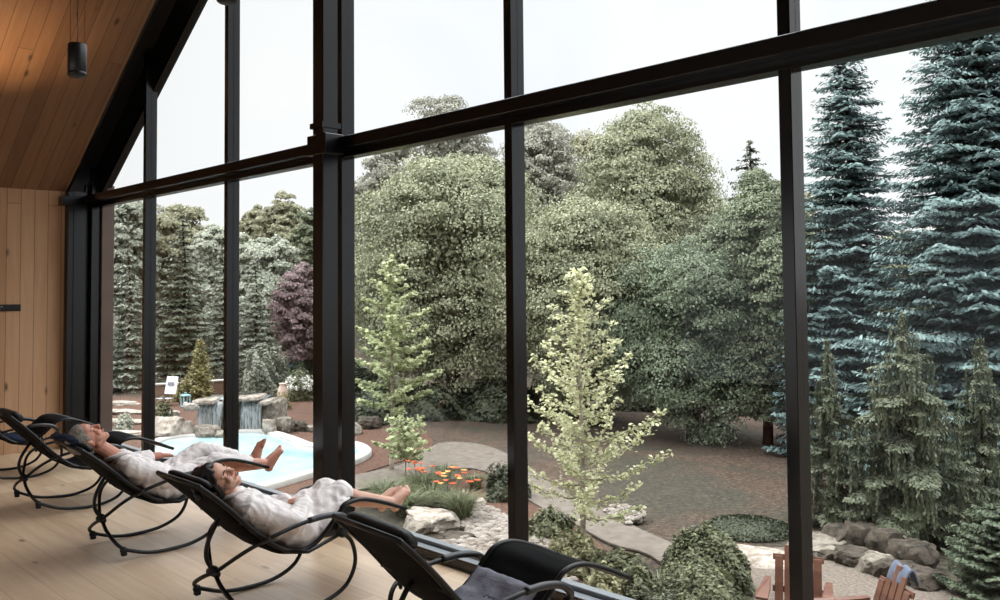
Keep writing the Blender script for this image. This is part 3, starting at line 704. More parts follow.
    # lashes, brows, lips
    for s in (-1, 1):
        child(MB().tube([H(s*(.018+.026*t), .000-.005*math.sin(PI*t), .0795+.003*math.sin(PI*t)-.009*t*t) for t in np.linspace(0, 1, 7)], .0016 if W else .0011, 5), 'eyelashes', 'dark_hair')
        child(MB().tube([H(s*(.014+.036*t), .025+.006*math.sin(PI*t*.8), .0935-.012*t*t) for t in np.linspace(0, 1, 7)], [.0028, .0034, .0034, .003, .0026, .002, .001], 6), 'eyebrow', 'dark_hair' if W else 'brow_grey')
    child(MB().tube([H(.019*t, -.056-.002*abs(t), .0905-.006*t*t) for t in np.linspace(-1, 1, 9)], [.001, .0035, .0045, .005, .0045, .005, .0045, .0035, .001], 8)
          .tube([H(.017*t, -.0645+.003*abs(t), .0895-.005*t*t) for t in np.linspace(-1, 1, 9)], [.001, .0035, .0048, .0055, .0055, .0055, .0048, .0035, .001], 8), 'lips', 'lip')
    return body
tag(person(XW, 'w'), 'dark-haired woman in a white bathrobe reclining with closed eyes and bare shins', 'person')
tag(person(XM, 'm'), 'grey-haired man in a white bathrobe reclining face up with his hand on the armrest', 'person')

# ------------------------------------------------------------------ garden
def fast_mesh(name, V, nq, mat, parent=None, base=None):
    V = np.asarray(V, np.float32)
    if base is not None: V = V-np.asarray(base, np.float32)
    me = bpy.data.meshes.new(name); me.vertices.add(len(V)); me.vertices.foreach_set('co', V.ravel())
    me.loops.add(nq*4); me.loops.foreach_set('vertex_index', np.arange(nq*4, dtype=np.int32))
    me.polygons.add(nq); me.polygons.foreach_set('loop_start', np.arange(0, nq*4, 4, dtype=np.int32)); me.polygons.foreach_set('loop_total', np.full(nq, 4, np.int32))
    me.update(); return link(name, me, LM[mat] if mat in LM else mat, parent)
def norm(A): return A/np.maximum(np.linalg.norm(A, axis=-1, keepdims=True), 1e-9)
def leaf_quads(P, N, size, aspect=.55, D=None, jit=.5):
    n = len(P); N = norm(N+rng.normal(0, jit, (n, 3)))
    if D is None: D = rng.normal(0, 1, (n, 3))
    else: D = D+rng.normal(0, jit*.5, (n, 3))
    D = norm(D-N*(D*N).sum(1, keepdims=True)); B = np.cross(N, D)
    s = (np.full(n, size) if np.isscalar(size) else size)*rng.uniform(.7, 1.25, n); s = s[:, None]
    V = np.empty((n, 4, 3)); V[:, 0] = P-D*s*.5; V[:, 1] = P+B*s*aspect*.5+D*s*.05; V[:, 2] = P+D*s*.5-N*s*.12; V[:, 3] = P-B*s*aspect*.5+D*s*.05
    return V.reshape(-1, 3)
def scale_m(Z): return Z/FPX
def place_tree(px, Z): return gd(px, Z)
def trunk_part(t, H, r, mat, branches=(), lean=0):
    mb = MB(); pts = spline([(0, 0, -.15), (lean*.3, 0, H*.3), (lean*.6, .02*H, H*.65), (lean, 0, H)], 4)
    mb.tube(pts, np.linspace(r, r*.25, len(pts)), 9); mb.build('trunk', mat, t)
    if len(branches):
        mb = MB()
        for b in branches: mb.tube(b, np.linspace(r*.35, r*.08, len(b)), 5)
        mb.build('branches', mat, t)
def deciduous(label, px, Z, ytop, ybot, hw, mat, n=12000, leaf=.16, name='leafy_tree', cat='tree', group=None, lobes=16, bark='bark', seed=0, droop=.35, depth=.9):
    global rng
    rng = np.random.default_rng(100+seed); m = scale_m(Z); n = int(n*4.2); leaf = leaf*.52
    base = place_tree(px, Z); zt = hz(px, ytop, Z); zb = hz(px, ybot, Z); R_ = hw*m*1.12; Hc = (zt-zb)/2; C_ = np.array([0, 0, (zt+zb)/2-base[2]])
    t = thing(name, label, cat, base, 0, group)
    ld = norm(rng.normal(0, 1, (lobes, 3))); ld[0] = (0, 0, 1); rad3 = np.array([R_, R_*depth, Hc])
    k = .60; lc = C_+ld*rad3*k*rng.uniform(.75, 1.05, (lobes, 1)); lc[:, 2] = np.maximum(lc[:, 2], C_[2]-Hc*.62); lr = rad3*(1-k)*rng.uniform(.8, 1.15, (lobes, 1))*1.15
    nc = max(110, n//130); li = rng.integers(0, lobes, nc*3); d = norm(rng.normal(0, 1, (nc*3, 3))+np.array([0, 0, .25])); cp = lc[li]+d*lr[li]*rng.uniform(.8, 1.03, (nc*3, 1))
    inside = np.zeros(len(cp), bool)
    for i in range(lobes): inside |= ((((cp-lc[i])/lr[i])**2).sum(1) < .62) & (li != i)
    keep = np.where(~inside)[0][:nc]; cp = cp[keep]; d = d[keep]
    ml = max(8, n//max(1, len(cp))); rc = .185*min(R_, Hc)*rng.uniform(.7, 1.3, (len(cp), 1, 1))
    th = rng.uniform(0, 2*PI, (len(cp), ml, 1)); rr = rng.uniform(0, 1, (len(cp), ml, 1))**.55
    off = np.concatenate([rr*np.cos(th), rr*np.sin(th), -droop*1.25*rr**2+rng.normal(0, .12, rr.shape)], 2)*rc
    off += d[:, None, :]*0+np.array([0, 0, 0])
    P = (cp[:, None, :]+off).reshape(-1, 3); outn = norm(np.repeat(d, ml, 0)*.45+np.array([0, 0, .45])+1.0*norm(off.reshape(-1, 3)+1e-6))
    ni = int(n*.22); fi = rng.integers(0, lobes, ni); q_ = norm(rng.normal(0, 1, (ni, 3)))*rng.uniform(.15, .78, (ni, 1)); PI_ = lc[fi]+q_*lr[fi]
    nb_ = int(n*.10); qb = norm(rng.normal(0, 1, (nb_, 3)))*rng.uniform(.1, .8, (nb_, 1))**.6; PI_ = np.vstack([PI_, C_+qb*rad3*.8]); ni += nb_
    V = leaf_quads(P, outn, leaf, .62, None, .3); V = np.vstack([V, leaf_quads(PI_, norm(rng.normal(0, 1, (ni, 3))+np.array([0, 0, .6])), leaf*1.6, .7, None, .5)]); P = np.vstack([P, PI_])
    fast_mesh('foliage', V, len(P), mat, t)
    H = C_[2]+Hc*.5; br = []
    for i in range(min(9, lobes)):
        e = lc[i]; s = np.array([0, 0, max(.3, e[2]*.55)]); br.append(spline([s, (s+e)/2+np.array([0, 0, -.05*H]), e], 3))
    trunk_part(t, H, max(.05, R_*.075), bark, br, .03*H); return t
def conifer(label, px, Z, ytop, ybot, hw, mat, rows=34, per=9, name='spruce_tree', droop=.12, up=.25, needle=.13, dens=1., bark='bark', seed=0, group=None, cat='tree', hang=0, power=.85, vis=None):
    """whorls of boughs round a straight trunk, each bough a flat spray of needled twigs; hang lets twigs weep"""
    global rng
    rng = np.random.default_rng(300+seed); m = scale_m(Z); needle *= .66; base = place_tree(px, Z); zt = hz(px, ytop, Z)-base[2]; zb = max(.05, hz(px, ybot, Z)-base[2]); R_ = hw*m
    t = thing(name, label, cat, base, 0, group); PP = []; NN = []; DD = []; SS = []; boughs = []
    for i in range(rows):
        f = i/(rows-1); z = zb+(zt-zb)*(f**.92); L0 = R_*((1-f)**power)*1.0+.04*R_
        k = max(4, int(per*(.55+.45*(1-f)))); a0 = rng.uniform(0, 2*PI)
        for j in range(k):
            a = a0+2*PI*j/k+rng.normal(0, .16); Lb = L0*rng.uniform(.72, 1.12); dirh = np.array([math.cos(a), math.sin(a), 0]); zz = z+rng.normal(0, .03*(zt-zb)/rows*8)
            side = np.array([-math.sin(a), math.cos(a), 0]); nseg = max(4, int(Lb/(needle*.75)*dens)); s = np.linspace(.12, 1, nseg)
            pz = zz+Lb*(up*.3*s-droop*s**1.3*1.6+up*.75*np.maximum(0, s-.65)**1.5*2)
            cpt = np.stack([dirh[0]*Lb*s, dirh[1]*Lb*s, pz], 1); boughs.append(cpt[::max(1, nseg//4)])
            for q in range(nseg):
                wdt = Lb*.34*(1-s[q])**.6*(.35+.65*min(1, s[q]*2.2))+needle*.5; nt_ = max(1, int(wdt/(needle*.62)*dens))
                for sg_ in (-1, 1):
                    w = (np.arange(nt_)+rng.uniform(0, .9, nt_))/nt_*wdt
                    p = cpt[q]+side*sg_*w[:, None]+dirh*(w[:, None]*.45); p[:, 2] += -.18*w+rng.normal(0, needle*.22, nt_)
                    PP.append(p); NN.append(np.tile(np.array([0, 0, 1.])+dirh*.35, (nt_, 1))); DD.append(np.tile(dirh*.8+side*sg_*.75, (nt_, 1))); SS.append(np.full(nt_, needle*1.5))
                    if hang and nt_ and rng.random() < .55:
                        hl = hang*rng.uniform(.4, 1.1); hn = max(2, int(hl/(needle*.55))); h0 = p[rng.integers(nt_)]
                        hp = h0+np.stack([rng.normal(0, .01, hn), rng.normal(0, .01, hn), -np.linspace(0, hl, hn)], 1)
                        PP.append(hp); NN.append(np.tile(dirh+rng.normal(0, .5, 3), (hn, 1))); DD.append(np.tile(np.array([0, 0, -1.]), (hn, 1))); SS.append(np.full(hn, needle*1.5))
    P = np.vstack(PP); V = leaf_quads(P, np.vstack(NN), np.concatenate(SS), .42, np.vstack(DD), .32)
    fast_mesh('needles', V, len(P), mat, t)
    trunk_part(t, zt*.97, max(.04, zt*.016), bark, [b for b in boughs[::3] if len(b) > 2]); return t
def shrub(label, px, Z, ytop, hw, mat, n=3000, leaf=.08, name='shrub', cat='shrub', group=None, seed=0, depth=1., power=2., ybase=None, lump=.18):
    global rng
    rng = np.random.default_rng(500+seed); base = place_tree(px, Z); H = hz(px, ytop, Z)-base[2]; R_ = hw*scale_m(Z)
    t = thing(name, label, cat, base, 0, group)
    d = norm(rng.normal(0, 1, (n, 3))); d[:, 2] = np.abs(d[:, 2])
    ph = np.arctan2(d[:, 1], d[:, 0]); l = 1+lump*(np.sin(ph*3+seed)*np.cos(d[:, 2]*5+seed)+.6*np.sin(ph*7+d[:, 2]*9+seed*2))
    r = rng.uniform(.55, 1, n)**.4*l
    P = np.stack([d[:, 0]*R_*r, d[:, 1]*R_*depth*r, d[:, 2]**(2/power)*H*.94*r+.02], 1)
    V = leaf_quads(P, d+np.array([0, 0, .5]), leaf, .5, None, .5); fast_mesh('foliage', V, n, mat, t)
    mb = MB()
    for i in range(7):
        a = 2*PI*i/7; mb.tube([(0, 0, -.05), (math.cos(a)*R_*.3, math.sin(a)*R_*.3, H*.35), (math.cos(a)*R_*.6, math.sin(a)*R_*.6, H*.6)], [.02, .014, .006], 5)
    mb.build('stems', 'bark', t); return t
def twiggy(label, px, Z, ytop, hw, mat, bark, nb=42, zb=.9, leaf=.085, seed=0, rise=.75, clump=15, name='ginkgo_tree', power=.8, flat=1.):
    """young tree with a visible straight stem and rising branches carrying tight leaf clusters"""
    global rng
    rng = np.random.default_rng(700+seed); base = place_tree(px, Z); H = hz(px, ytop, Z)-base[2]; R_ = hw*scale_m(Z)
    t = thing(name, label, 'tree', base); mb = MB(); pts = spline([(0, 0, -.1), (.03, 0, H*.35), (-.02, .02, H*.7), (0, 0, H)], 5)
    r0 = .012*H; mb.tube(pts, np.linspace(r0, r0*.18, len(pts)), 9); mb.build('trunk', bark, t)
    PP = []; NN = []; bm_ = MB(); ga = 2.399
    for i in range(nb):
        f = (i+.5)/nb; z = zb+(H-zb)*f*.97; a = i*ga+rng.normal(0, .25); Lb = R_*min(1, (1-f)**power*1.05+.10)*rng.uniform(.65, 1.1)*(.6+.4*min(1, f*6))
        dirh = np.array([math.cos(a), math.sin(a)*flat, 0]); s = np.linspace(0, 1, max(4, int(Lb/.085)))
        c = np.stack([dirh[0]*Lb*s, dirh[1]*Lb*s, z+Lb*rise*(s**1.15)*(.4+.6*f)-.08*Lb*np.sin(s*PI)], 1); c += rng.normal(0, .012, c.shape)
        bm_.tube(c, np.linspace(r0*.3, .004, len(c)), 5)
        for q in range(1, len(c)):
            k = int(clump*(.7+.5*rng.random())); spread = .038+.03*(1-s[q])
            PP.append(c[q]+rng.normal(0, spread, (k, 3))*np.array([1, 1, .6])); NN.append(np.tile([0, 0, 1.], (k, 1)))
    for q in np.linspace(.75, 1, 10): PP.append(np.array([0, 0, H*q])+rng.normal(0, .06, (clump, 3))); NN.append(np.tile([0, 0, 1.], (clump, 1)))
    bm_.build('branches', bark, t); P = np.vstack(PP)
    V = leaf_quads(P, np.vstack(NN)+rng.normal(0, .3, P.shape), leaf, .95, None, .5); fast_mesh('foliage', V, len(P), mat, t); return t
def grass(label, px, Z, H, R_, mat, n=260, name='ornamental_grass', cat='grass', seed=0, w=.014, group=None, loc=None):
    global rng
    rng = np.random.default_rng(900+seed); base = place_tree(px, Z) if loc is None else loc; t = thing(name, label, cat, base, 0, group)
    V = []
    for i in range(n):
        a = rng.uniform(0, 2*PI); o_ = rng.uniform(0, .25)*R_; l = H*rng.uniform(.6, 1.15); out = R_*rng.uniform(.25, 1.); d = np.array([math.cos(a), math.sin(a), 0]); sd = np.array([-d[1], d[0], 0])*w
        pts = [d*o_+d*out*s_**1.8+np.array([0, 0, l*(s_-.38*s_**3)]) for s_ in (0, .35, .7, 1)]
        for j in range(3):
            w0, w1 = 1-.3*j, 1-.3*(j+1)+.05
            V += [pts[j]-sd*w0, pts[j]+sd*w0, pts[j+1]+sd*w1, pts[j+1]-sd*w1]
    fast_mesh('blades', np.array(V), n*3, mat, t); return t
def rock_mesh(dims, seed, flat=0, rough=.2, sub=4):
    import bmesh
    bm = bmesh.new(); bmesh.ops.create_icosphere(bm, subdivisions=sub, radius=1)
    rr = np.random.default_rng(seed); planes = [(unit(rr.normal(0, 1, 3)), rr.uniform(.62, .9)) for _ in range(9)]+[(np.array([0, 0, 1.]), .62-flat*.2), (np.array([0, 0, -1.]), .5)]
    for v in bm.verts:
        p = np.array(v.co)
        for nrm, dd in planes:
            e = p@nrm-dd
            if e > 0: p = p-nrm*e*.92
        p = p*(1+rough*.6*fnoise(p, 1.6, seed)+rough*.5*fnoise(p, 4, seed+2)-rough*.5*max(0, .18-abs(fnoise((p[0]*.5, p[1]*.5, p[2]*1.6), 3.2, seed+5)))*3); v.co = (p*np.array(dims)).tolist()
    me = bpy.data.meshes.new('rock'); bm.to_mesh(me); bm.free(); return me
def rock(label, px, py, Zoff_or_z, dims, seed, mat='rock_pale', name='boulder', rz=0, group=None, z=None, flat=0, sub=4):
    """a boulder whose foot stands at the ground point under (px, py)"""
    p = gp(px, py, GZ if z is None else z); me = rock_mesh(dims, seed, flat, sub=sub); me.shade_smooth()
    try: me.set_sharp_from_angle(angle=math.radians(28))
    except Exception: pass
    o = link(name, me, mat); o.location = (p[0], p[1], p[2]+dims[2]*.46+Zoff_or_z); o.rotation_euler = (0, 0, rz); tag(o, label, 'rock', group); return o

def flat_patch(name, pts, z, mat, label, cat, smooth_n=4, thick=.03, kind='structure'):
    P = [gp(a, b)[:2] for a, b in pts]; n = len(P)
    if smooth_n > 1:
        Q = [P[(i-1) % n] for i in range(n+3)]; out = []
        for i in range(1, n+1):
            a, b, c, d = [np.array(x) for x in Q[i-1:i+3]]
            for k in range(smooth_n):
                t = k/smooth_n; out.append(.5*((2*b)+(-a+c)*t+(2*a-5*b+4*c-d)*t*t+(-a+3*b-3*c+d)*t**3))
        P = out
    import bmesh
    bm = bmesh.new(); vs = [bm.verts.new((p[0], p[1], z)) for p in P]; f = bm.faces.new(vs)
    r = bmesh.ops.triangulate(bm, faces=[f]); ex = bmesh.ops.extrude_face_region(bm, geom=list(bm.faces))
    bmesh.ops.translate(bm, verts=[g for g in ex['geom'] if isinstance(g, bmesh.types.BMVert)], vec=(0, 0, -thick)); bmesh.ops.recalc_face_normals(bm, faces=bm.faces)
    me = bpy.data.meshes.new(name); bm.to_mesh(me); bm.free(); o = link(name, me, mat)
    if kind == 'structure': struct(o, label, cat)
    else: tag(o, label, cat)
    return o, P
# ground
gm = MB(); nx = 60; X_ = np.linspace(-95, 45, nx); Y_ = np.linspace(.14, 95, nx)
def gh(x, y):
    s = max(0, y-30)*.06+max(0, -x-48)*.05
    return GZ+s+(.05*fnoise((x, y, 0), .25, 3) if s > .5 else 0)
V = [(x, y, gh(x, y)) for x in X_ for y in Y_]
gm.add(V, [(i*nx+j, (i+1)*nx+j, (i+1)*nx+j+1, i*nx+j+1) for i in range(nx-1) for j in range(nx-1)])
struct(gm.build('ground', 'lawn'), 'shaded garden ground of thin grass and brown leaf litter', 'ground')
flat_patch('mulch_bed', [(60, 475), (60, 402), (180, 399), (310, 397), (400, 420), (432, 440), (418, 456), (352, 480), (345, 530), (150, 530)], GZ+.02, 'mulch', 'reddish bark mulch bed around the pool', 'mulch')
flat_patch('mulch_bed', [(448, 482), (500, 466), (540, 500), (600, 545), (640, 600), (560, 610), (520, 560), (470, 510)], GZ+.02, 'mulch', 'reddish mulch bed beside the curving path', 'mulch')
flat_patch('garden_path', [(345, 480), (400, 467), (425, 452), (445, 444), (485, 447), (522, 464), (560, 492), (600, 512), (658, 540), (700, 556), (745, 575), (700, 592), (650, 558), (610, 546), (570, 524), (530, 503), (500, 480), (470, 470), (440, 474), (410, 480), (345, 494)], GZ+.05, 'path', 'grey-beige garden path curving from the pool to the patio', 'path')
flat_patch('gravel_patio', [(690, 572), (720, 560), (770, 552), (830, 552), (880, 565), (940, 590), (1010, 640), (950, 760), (650, 760), (660, 620)], GZ+.06, 'gravel', 'pale gravel patio under the wooden armchairs', 'patio')
# pool
pool_px = [(150, 462), (158, 447), (178, 441), (205, 439), (235, 436), (262, 436), (284, 442), (305, 450), (325, 450), (345, 448), (356, 451), (359, 457), (345, 465), (318, 473), (290, 481), (262, 489), (235, 494), (190, 486), (160, 474)]
pc = np.mean([gp(a, b)[:2] for a, b in pool_px], 0)
pt = thing('swimming_pool', 'kidney-shaped turquoise pool with a white stone edge', 'pool', (pc[0], pc[1], GZ))
o, PW = flat_patch('water', pool_px, GZ+.075, 'pool_water', '', '', 4, .05, None)
del o['label']; del o['category']; o.parent = pt; o.location = (-pc[0], -pc[1], -GZ)
PW = np.array(PW); n = len(PW); T_ = np.roll(PW, -1, 0)-np.roll(PW, 1, 0); No = norm(np.stack([T_[:, 1], -T_[:, 0]], 1))
if ((PW-pc)*No).sum() < 0: No = -No
prof = [(-.02, .0), (-.02, .12), (.03, .145), (.26, .145), (.30, .12), (.30, 0)]
mb = MB(); V = []
for i in range(n):
    for a, b in prof: V.append((PW[i][0]+No[i][0]*a-pc[0], PW[i][1]+No[i][1]*a-pc[1], b))
k = len(prof); mb.add(V, [(i*k+j, ((i+1) % n)*k+j, ((i+1) % n)*k+j+1, i*k+j+1) for i in range(n) for j in range(k-1)]).build('coping', 'coping', pt)

# waterfall
zf = 25.2
wf = thing('waterfall', 'stacked stone waterfall pouring thin sheets of water into the pool', 'waterfall', gd(236, zf))
w0 = gd(236, zf); wx = RGT*np.array([1, 1, 0]); wx /= np.linalg.norm(wx); wy = np.array([-wx[1], wx[0], 0]); Zu = np.array([0, 0, 1.]); AXW = [wx, wy, Zu]; mpx = zf/FPX
def WP(px, h, d=0): return wx*(px-236)*mpx+wy*d+Zu*h
mb = MB()
mb.obox(WP(240, .42, .6), AXW, (38*mpx, .55, .44), .05); mb.build('basin_wall', 'rock_grey', wf)
for j, (a, b, h) in enumerate(((226, 242, .93), (243, 262, .98), (196, 218, .90), (262, 272, .86))): MB().obox(WP((a+b)/2, h, .15), AXW, ((b-a)/2*mpx, .5, .06), .03).build('ledge_stone', 'rock_pale', wf)
for a, b, d in ((200, 224, -.03), (243, 263, -.05)):
    V = []; nxx = 18
    for i in range(nxx+1):
        for q in range(9):
            s_ = q/8; V.append(WP(a+(b-a)*i/nxx, .88-.86*s_, d-.22*math.sqrt(s_)+.02*math.sin(i*2.1)+.015*math.cos(i*4.7+q)))
    F = [(i*9+q, (i+1)*9+q, (i+1)*9+q+1, i*9+q+1) for i in range(nxx) for q in range(8)]
    V2 = [v+wy*.02 for v in V]; nn_ = len(V); mb = MB().add(np.array(V+V2), F+[tuple(nn_+x for x in f_[::-1]) for f_ in F]); mb.build('water_sheet', 'waterfall', wf)
MB().obox(WP(232, .915, .62), AXW, (30*mpx, .42, .02), .0).build('upper_water', 'pool_water', wf)

# boulders by the pool: px, py of the foot, dims (m), material, label
RK = [
 (168, 439, (.58, .5, .52), 'rock_pale', 'big cream boulder at the pool edge below the round-capped stone'),
 (171, 419, (.32, .3, .22), 'rock_pale', 'flat cream rock lying behind the big pool-edge boulder'),
 (186, 438, (.26, .26, .42), 'rock_pale', 'upright pale stone carrying a round cap rock'),
 (207, 438, (.46, .4, .30), 'rock_grey', 'low grey rock in front of the first water sheet'),
 (222, 439, (.3, .3, .22), 'rock_grey', 'small grey rock hugging the foot of the waterfall beside the mullion'),
 (269, 436, (.20, .22, .42), 'rock_pale', 'pale blocky stone flanking the second water sheet'),
 (284, 433, (.30, .3, .40), 'rock_grey', 'weathered grey boulder stack right beside the waterfall'),
 (285, 409, (.24, .22, .15), 'rock_grey', 'small grey rock perched behind the weathered stack'),
 (300, 431, (.34, .3, .26), 'rock_dark', 'dark layered rock at the end of the waterfall stones'),
 (314, 432, (.25, .24, .17), 'rock_grey', 'little round rock on the mulch past the dark layered one'),
 (350, 434, (.46, .4, .26), 'rock_grey', 'grey rock among the mulch near the pool tip'),
 (368, 428, (.5, .4, .3), 'rock_dark', 'brown rock under the young green ginkgo'),
]
for i, (a, b, d, mt, lb) in enumerate(RK): rock(lb, a, b, 0, d, 40+i, mt)
rc = rock_mesh((.24, .22, .17), 77); rc.shade_smooth(); o = link('cap_rock', rc, 'rock_pale'); p = gp(186, 438); o.location = (p[0], p[1], hz(192, 404, 24.4)); o.location = (p[0]+.12, p[1]+.1, GZ+.84); tag(o, 'round pitted rock balanced on the upright pale stone', 'rock')
for i, (py, w_) in enumerate(((436, .9), (424, .85), (414, .8), (405, .75))):
    p = gp(122, py); o = link('stone_step', rock_mesh((w_, .42, .16), 90+i, 1), 'rock_pale'); o.location = (p[0], p[1], GZ+.06+.0*i); o.rotation_euler = (0, 0, .75); o.data.shade_smooth()
    try: o.data.set_sharp_from_angle(angle=math.radians(28))
    except Exception: pass
    tag(o, ['lowest cream slab step in front of the corner window', 'second cream slab step up from the pool', 'third cream slab step up from the pool', 'topmost cream slab step below the trees'][i], 'step')
# rocks nearer the house
RK2 = [
 (432, 526, (.62, .45, .26), 'rock_pale', 'long flat layered rock beside the daylilies'),
 (418, 531, (.34, .3, .22), 'rock_grey', 'grey rock tucked against the long flat layered one'),
 (457, 541, (.3, .26, .12), 'rock_dark', 'dark wet stone in the mulch below the flat rock'),
 (478, 507, (.22, .2, .14), 'rock_pale', 'pale stone at the top of the scree beside the mulch'),
 (546, 541, (.40, .3, .14), 'rock_pale', 'flat peach stone by the foot of the tall mullion'),
 (555, 549, (.30, .28, .14), 'rock_grey', 'rust-stained stone next to the flat peach stone'),
]
for i, (a, b, d, mt, lb) in enumerate(RK2): rock(lb, a, b, 0, d, 60+i, mt, flat=.6)
# stone wall below the larches
RK3 = [(812, 556, (.42, .3, .16), 'rock_grey', 'long pale-topped rock of the low wall beside the thick mullion'), (832, 560, (.36, .3, .15), 'rock_dark', 'second rock of the low wall, dark and wide'),
 (853, 566, (.36, .3, .22), 'rock_dark', 'brown rock at the middle of the low wall under the larch'), (874, 574, (.3, .3, .24), 'rock_grey', 'taller rock of the low wall behind the slatted chair back'),
 (895, 580, (.34, .3, .24), 'rock_dark', 'mossy brown rock of the low wall under drooping branches'), (920, 588, (.36, .3, .22), 'rock_dark', 'last dark rock of the low wall by the green dwarf conifer'),
 (822, 548, (.4, .3, .18), 'rock_grey', 'upper course rock touching the thick mullion'), (843, 548, (.34, .3, .3), 'rock_dark', 'upper course rock behind the wide dark one'), (866, 552, (.36, .3, .38), 'rock_dark', 'upper course rock behind the middle of the low wall'),
 (890, 560, (.34, .3, .40), 'rock_dark', 'tallest upper course rock under the broad larch'), (912, 568, (.36, .3, .34), 'rock_dark', 'upper course rock near the dwarf conifer')]
for i, (a, b, d, mt, lb) in enumerate(RK3): rock(lb, a, b, 0, d, 120+i, mt)
rock('broad pale slab laid flat at the edge of the gravel patio', 762, 562, -.02, (.85, .6, .13), 140, 'rock_pale', 'stone_slab', .5, flat=1)
# scree of river stones (uncountable) and a small heap
def scree(name, poly, n, smin, smax, label, seed, h=0):
    global rng
    rng = np.random.default_rng(seed); P = np.array([gp(a, b)[:2] for a, b in poly]); mn, mx_ = P.min(0), P.max(0); mb = MB(); c = 0
    def inside(q):
        r_ = False
        for i in range(len(P)):
            a, b = P[i], P[i-1]
            if (a[1] > q[1]) != (b[1] > q[1]) and q[0] < (b[0]-a[0])*(q[1]-a[1])/(b[1]-a[1])+a[0]: r_ = not r_
        return r_
    while c < n:
        q = rng.uniform(mn, mx_)
        if not inside(q): continue
        s_ = rng.uniform(smin, smax); a = rng.uniform(0, PI); ax = [(math.cos(a), math.sin(a), 0), (-math.sin(a), math.cos(a), 0), (0, 0, 1)]
        t_ = MB().ball((0, 0, 0), (s_, s_*rng.uniform(.6, .9), s_*rng.uniform(.35, .6)), ax, 7, 5); V = np.vstack(t_.v)*(1+rng.normal(0, .08, (len(t_.v[0]), 1)))
        mb.add(V+np.array([q[0], q[1], GZ+.03+s_*.3+h*rng.random()]), t_.f); c += 1
    o = mb.build(name, 'scree', smooth=False, loc=(P[0][0], P[0][1], GZ)); return tag(o, label, 'stones', kind='stuff')
scree('river_stones', [(452, 506), (475, 505), (505, 518), (545, 545), (575, 585), (500, 590), (455, 556), (440, 548), (470, 535)], 900, .05, .13, 'band of pale broken river stones below the daylilies', 5)
scree('pebble_heap', [(604, 514), (630, 511), (648, 524), (625, 529)], 110, .05, .1, 'small heap of pale pebbles beside the path', 6, .08)

# shrubs, flowers and grasses near the house
grass('fine green grass tuft by the layered rock, nearest the pool', 385, 16.6, .62, .7, 'grass_green', 420, seed=1)
grass('fine green grass tuft beneath the woman\'s feet', 405, 15.8, .6, .65, 'grass_green', 420, seed=2)
grass('fountain of long green blades beside the scree', 461, 15.3, .75, .5, 'grass_green', 300, seed=3)
grass('fine green grass tuft behind the daylilies', 425, 17.6, .55, .7, 'grass_green', 380, seed=4)
grass('pale upright blades in the window bed beside the round shrub', 655, 10.9, .62, .42, 'grass_pale', 260, seed=5, w=.018)
grass('second pale blade clump in front of the round shrub', 676, 10.6, .5, .4, 'grass_pale', 220, seed=6, w=.018)
grass('dark strappy clump against the path', 474, 17.8, .45, .4, 'grass_green', 160, seed=7)
grass('dark rounded tuft at the bend of the path', 443, 18.6, .5, .45, 'grass_green', 220, seed=8)
def daylily(label, px, Z, seed, mat, k=9):
    global rng
    t = grass(label, px, Z, .5, .5, 'grass_green', 150, 'daylily_plant', 'flowers', seed, .014, None)
    rng = np.random.default_rng(seed+40)
    for i in range(k):
        a = rng.uniform(0, 2*PI); r_ = rng.uniform(.05, .42); h = rng.uniform(.5, .78); c = np.array([r_*math.cos(a), r_*math.sin(a), h]); V = []
        sk = MB().tube([(c[0]*.2, c[1]*.2, 0), (c[0]*.6, c[1]*.6, h*.6), c], .006, 4).build('stalk', LM['grass_green'], t)
        pp = []; nn = []; dd = []
        for j in range(6):
            b = 2*PI*j/6; d_ = np.array([math.cos(b), math.sin(b), .5]); pp.append(c+d_*.034); nn.append(np.array([-math.cos(b)*.5, -math.sin(b)*.5, 1])); dd.append(d_)
        fast_mesh('blossom', leaf_quads(np.array(pp), np.array(nn), .085, .5, np.array(dd), .1), 6, mat, sk)
    return t
daylily('clump of red daylilies nearest the pool side', 418, 17.2, 11, 'flower_red', 8)
daylily('clump of red daylilies rising over the tall grass', 430, 16.6, 12, 'flower_red', 8)
daylily('clump of orange daylilies beside the scree', 446, 16.2, 13, 'flower_orange', 8)
daylily('clump of red-orange daylilies at the scree end', 456, 15.9, 14, 'flower_red', 9)
shrub('leafy green shrub by the foot of the tall mullion', 548, 14.2, 508, 24, 'shrub', 2600, .09, seed=1)
shrub('yellow-green shrub around the ginkgo\'s foot', 572, 12.6, 530, 30, 'shrub_yellow', 3000, .08, seed=2)
shrub('low dark green shrub between ginkgo and path', 612, 12.2, 548, 26, 'shrub', 2600, .08, seed=3)
shrub('yellow-leaved low shrub just outside the sill', 600, 10.9, 566, 24, 'shrub_yellow', 2400, .075, seed=4)
shrub('round green shrub in the window bed beside the patio', 700, 11.6, 523, 46, 'shrub', 11000, .075, seed=5, lump=.08)
shrub('spreading pale green shrub in front of the round one', 694, 10.8, 562, 48, 'shrub', 6000, .06, seed=6)
shrub('small dark shrub near the sill beside the pale blades', 634, 11.0, 560, 20, 'shrub', 2400, .07, seed=7)
shrub('low mossy hump at the lawn edge', 744, 14.6, 518, 42, 'shrub_dark', 9000, .06, seed=8, lump=.02, power=2.6)
shrub('dark clipped bush beside the path bend', 505, 17.0, 462, 22, 'shrub_dark', 2600, .1, seed=9)
shrub('grey-green cushion at the slab steps', 125, 25.5, 413, 9, 'grey_green', 900, .09, seed=10)
shrub('grey-green cushion on the mulch above the big boulder', 163, 27.5, 397, 9, 'shrub', 900, .1, seed=11)
shrub('bright yellow-green bush beside the golden arborvitae', 184, 32.5, 378, 11, 'golden', 1400, .11, seed=12)
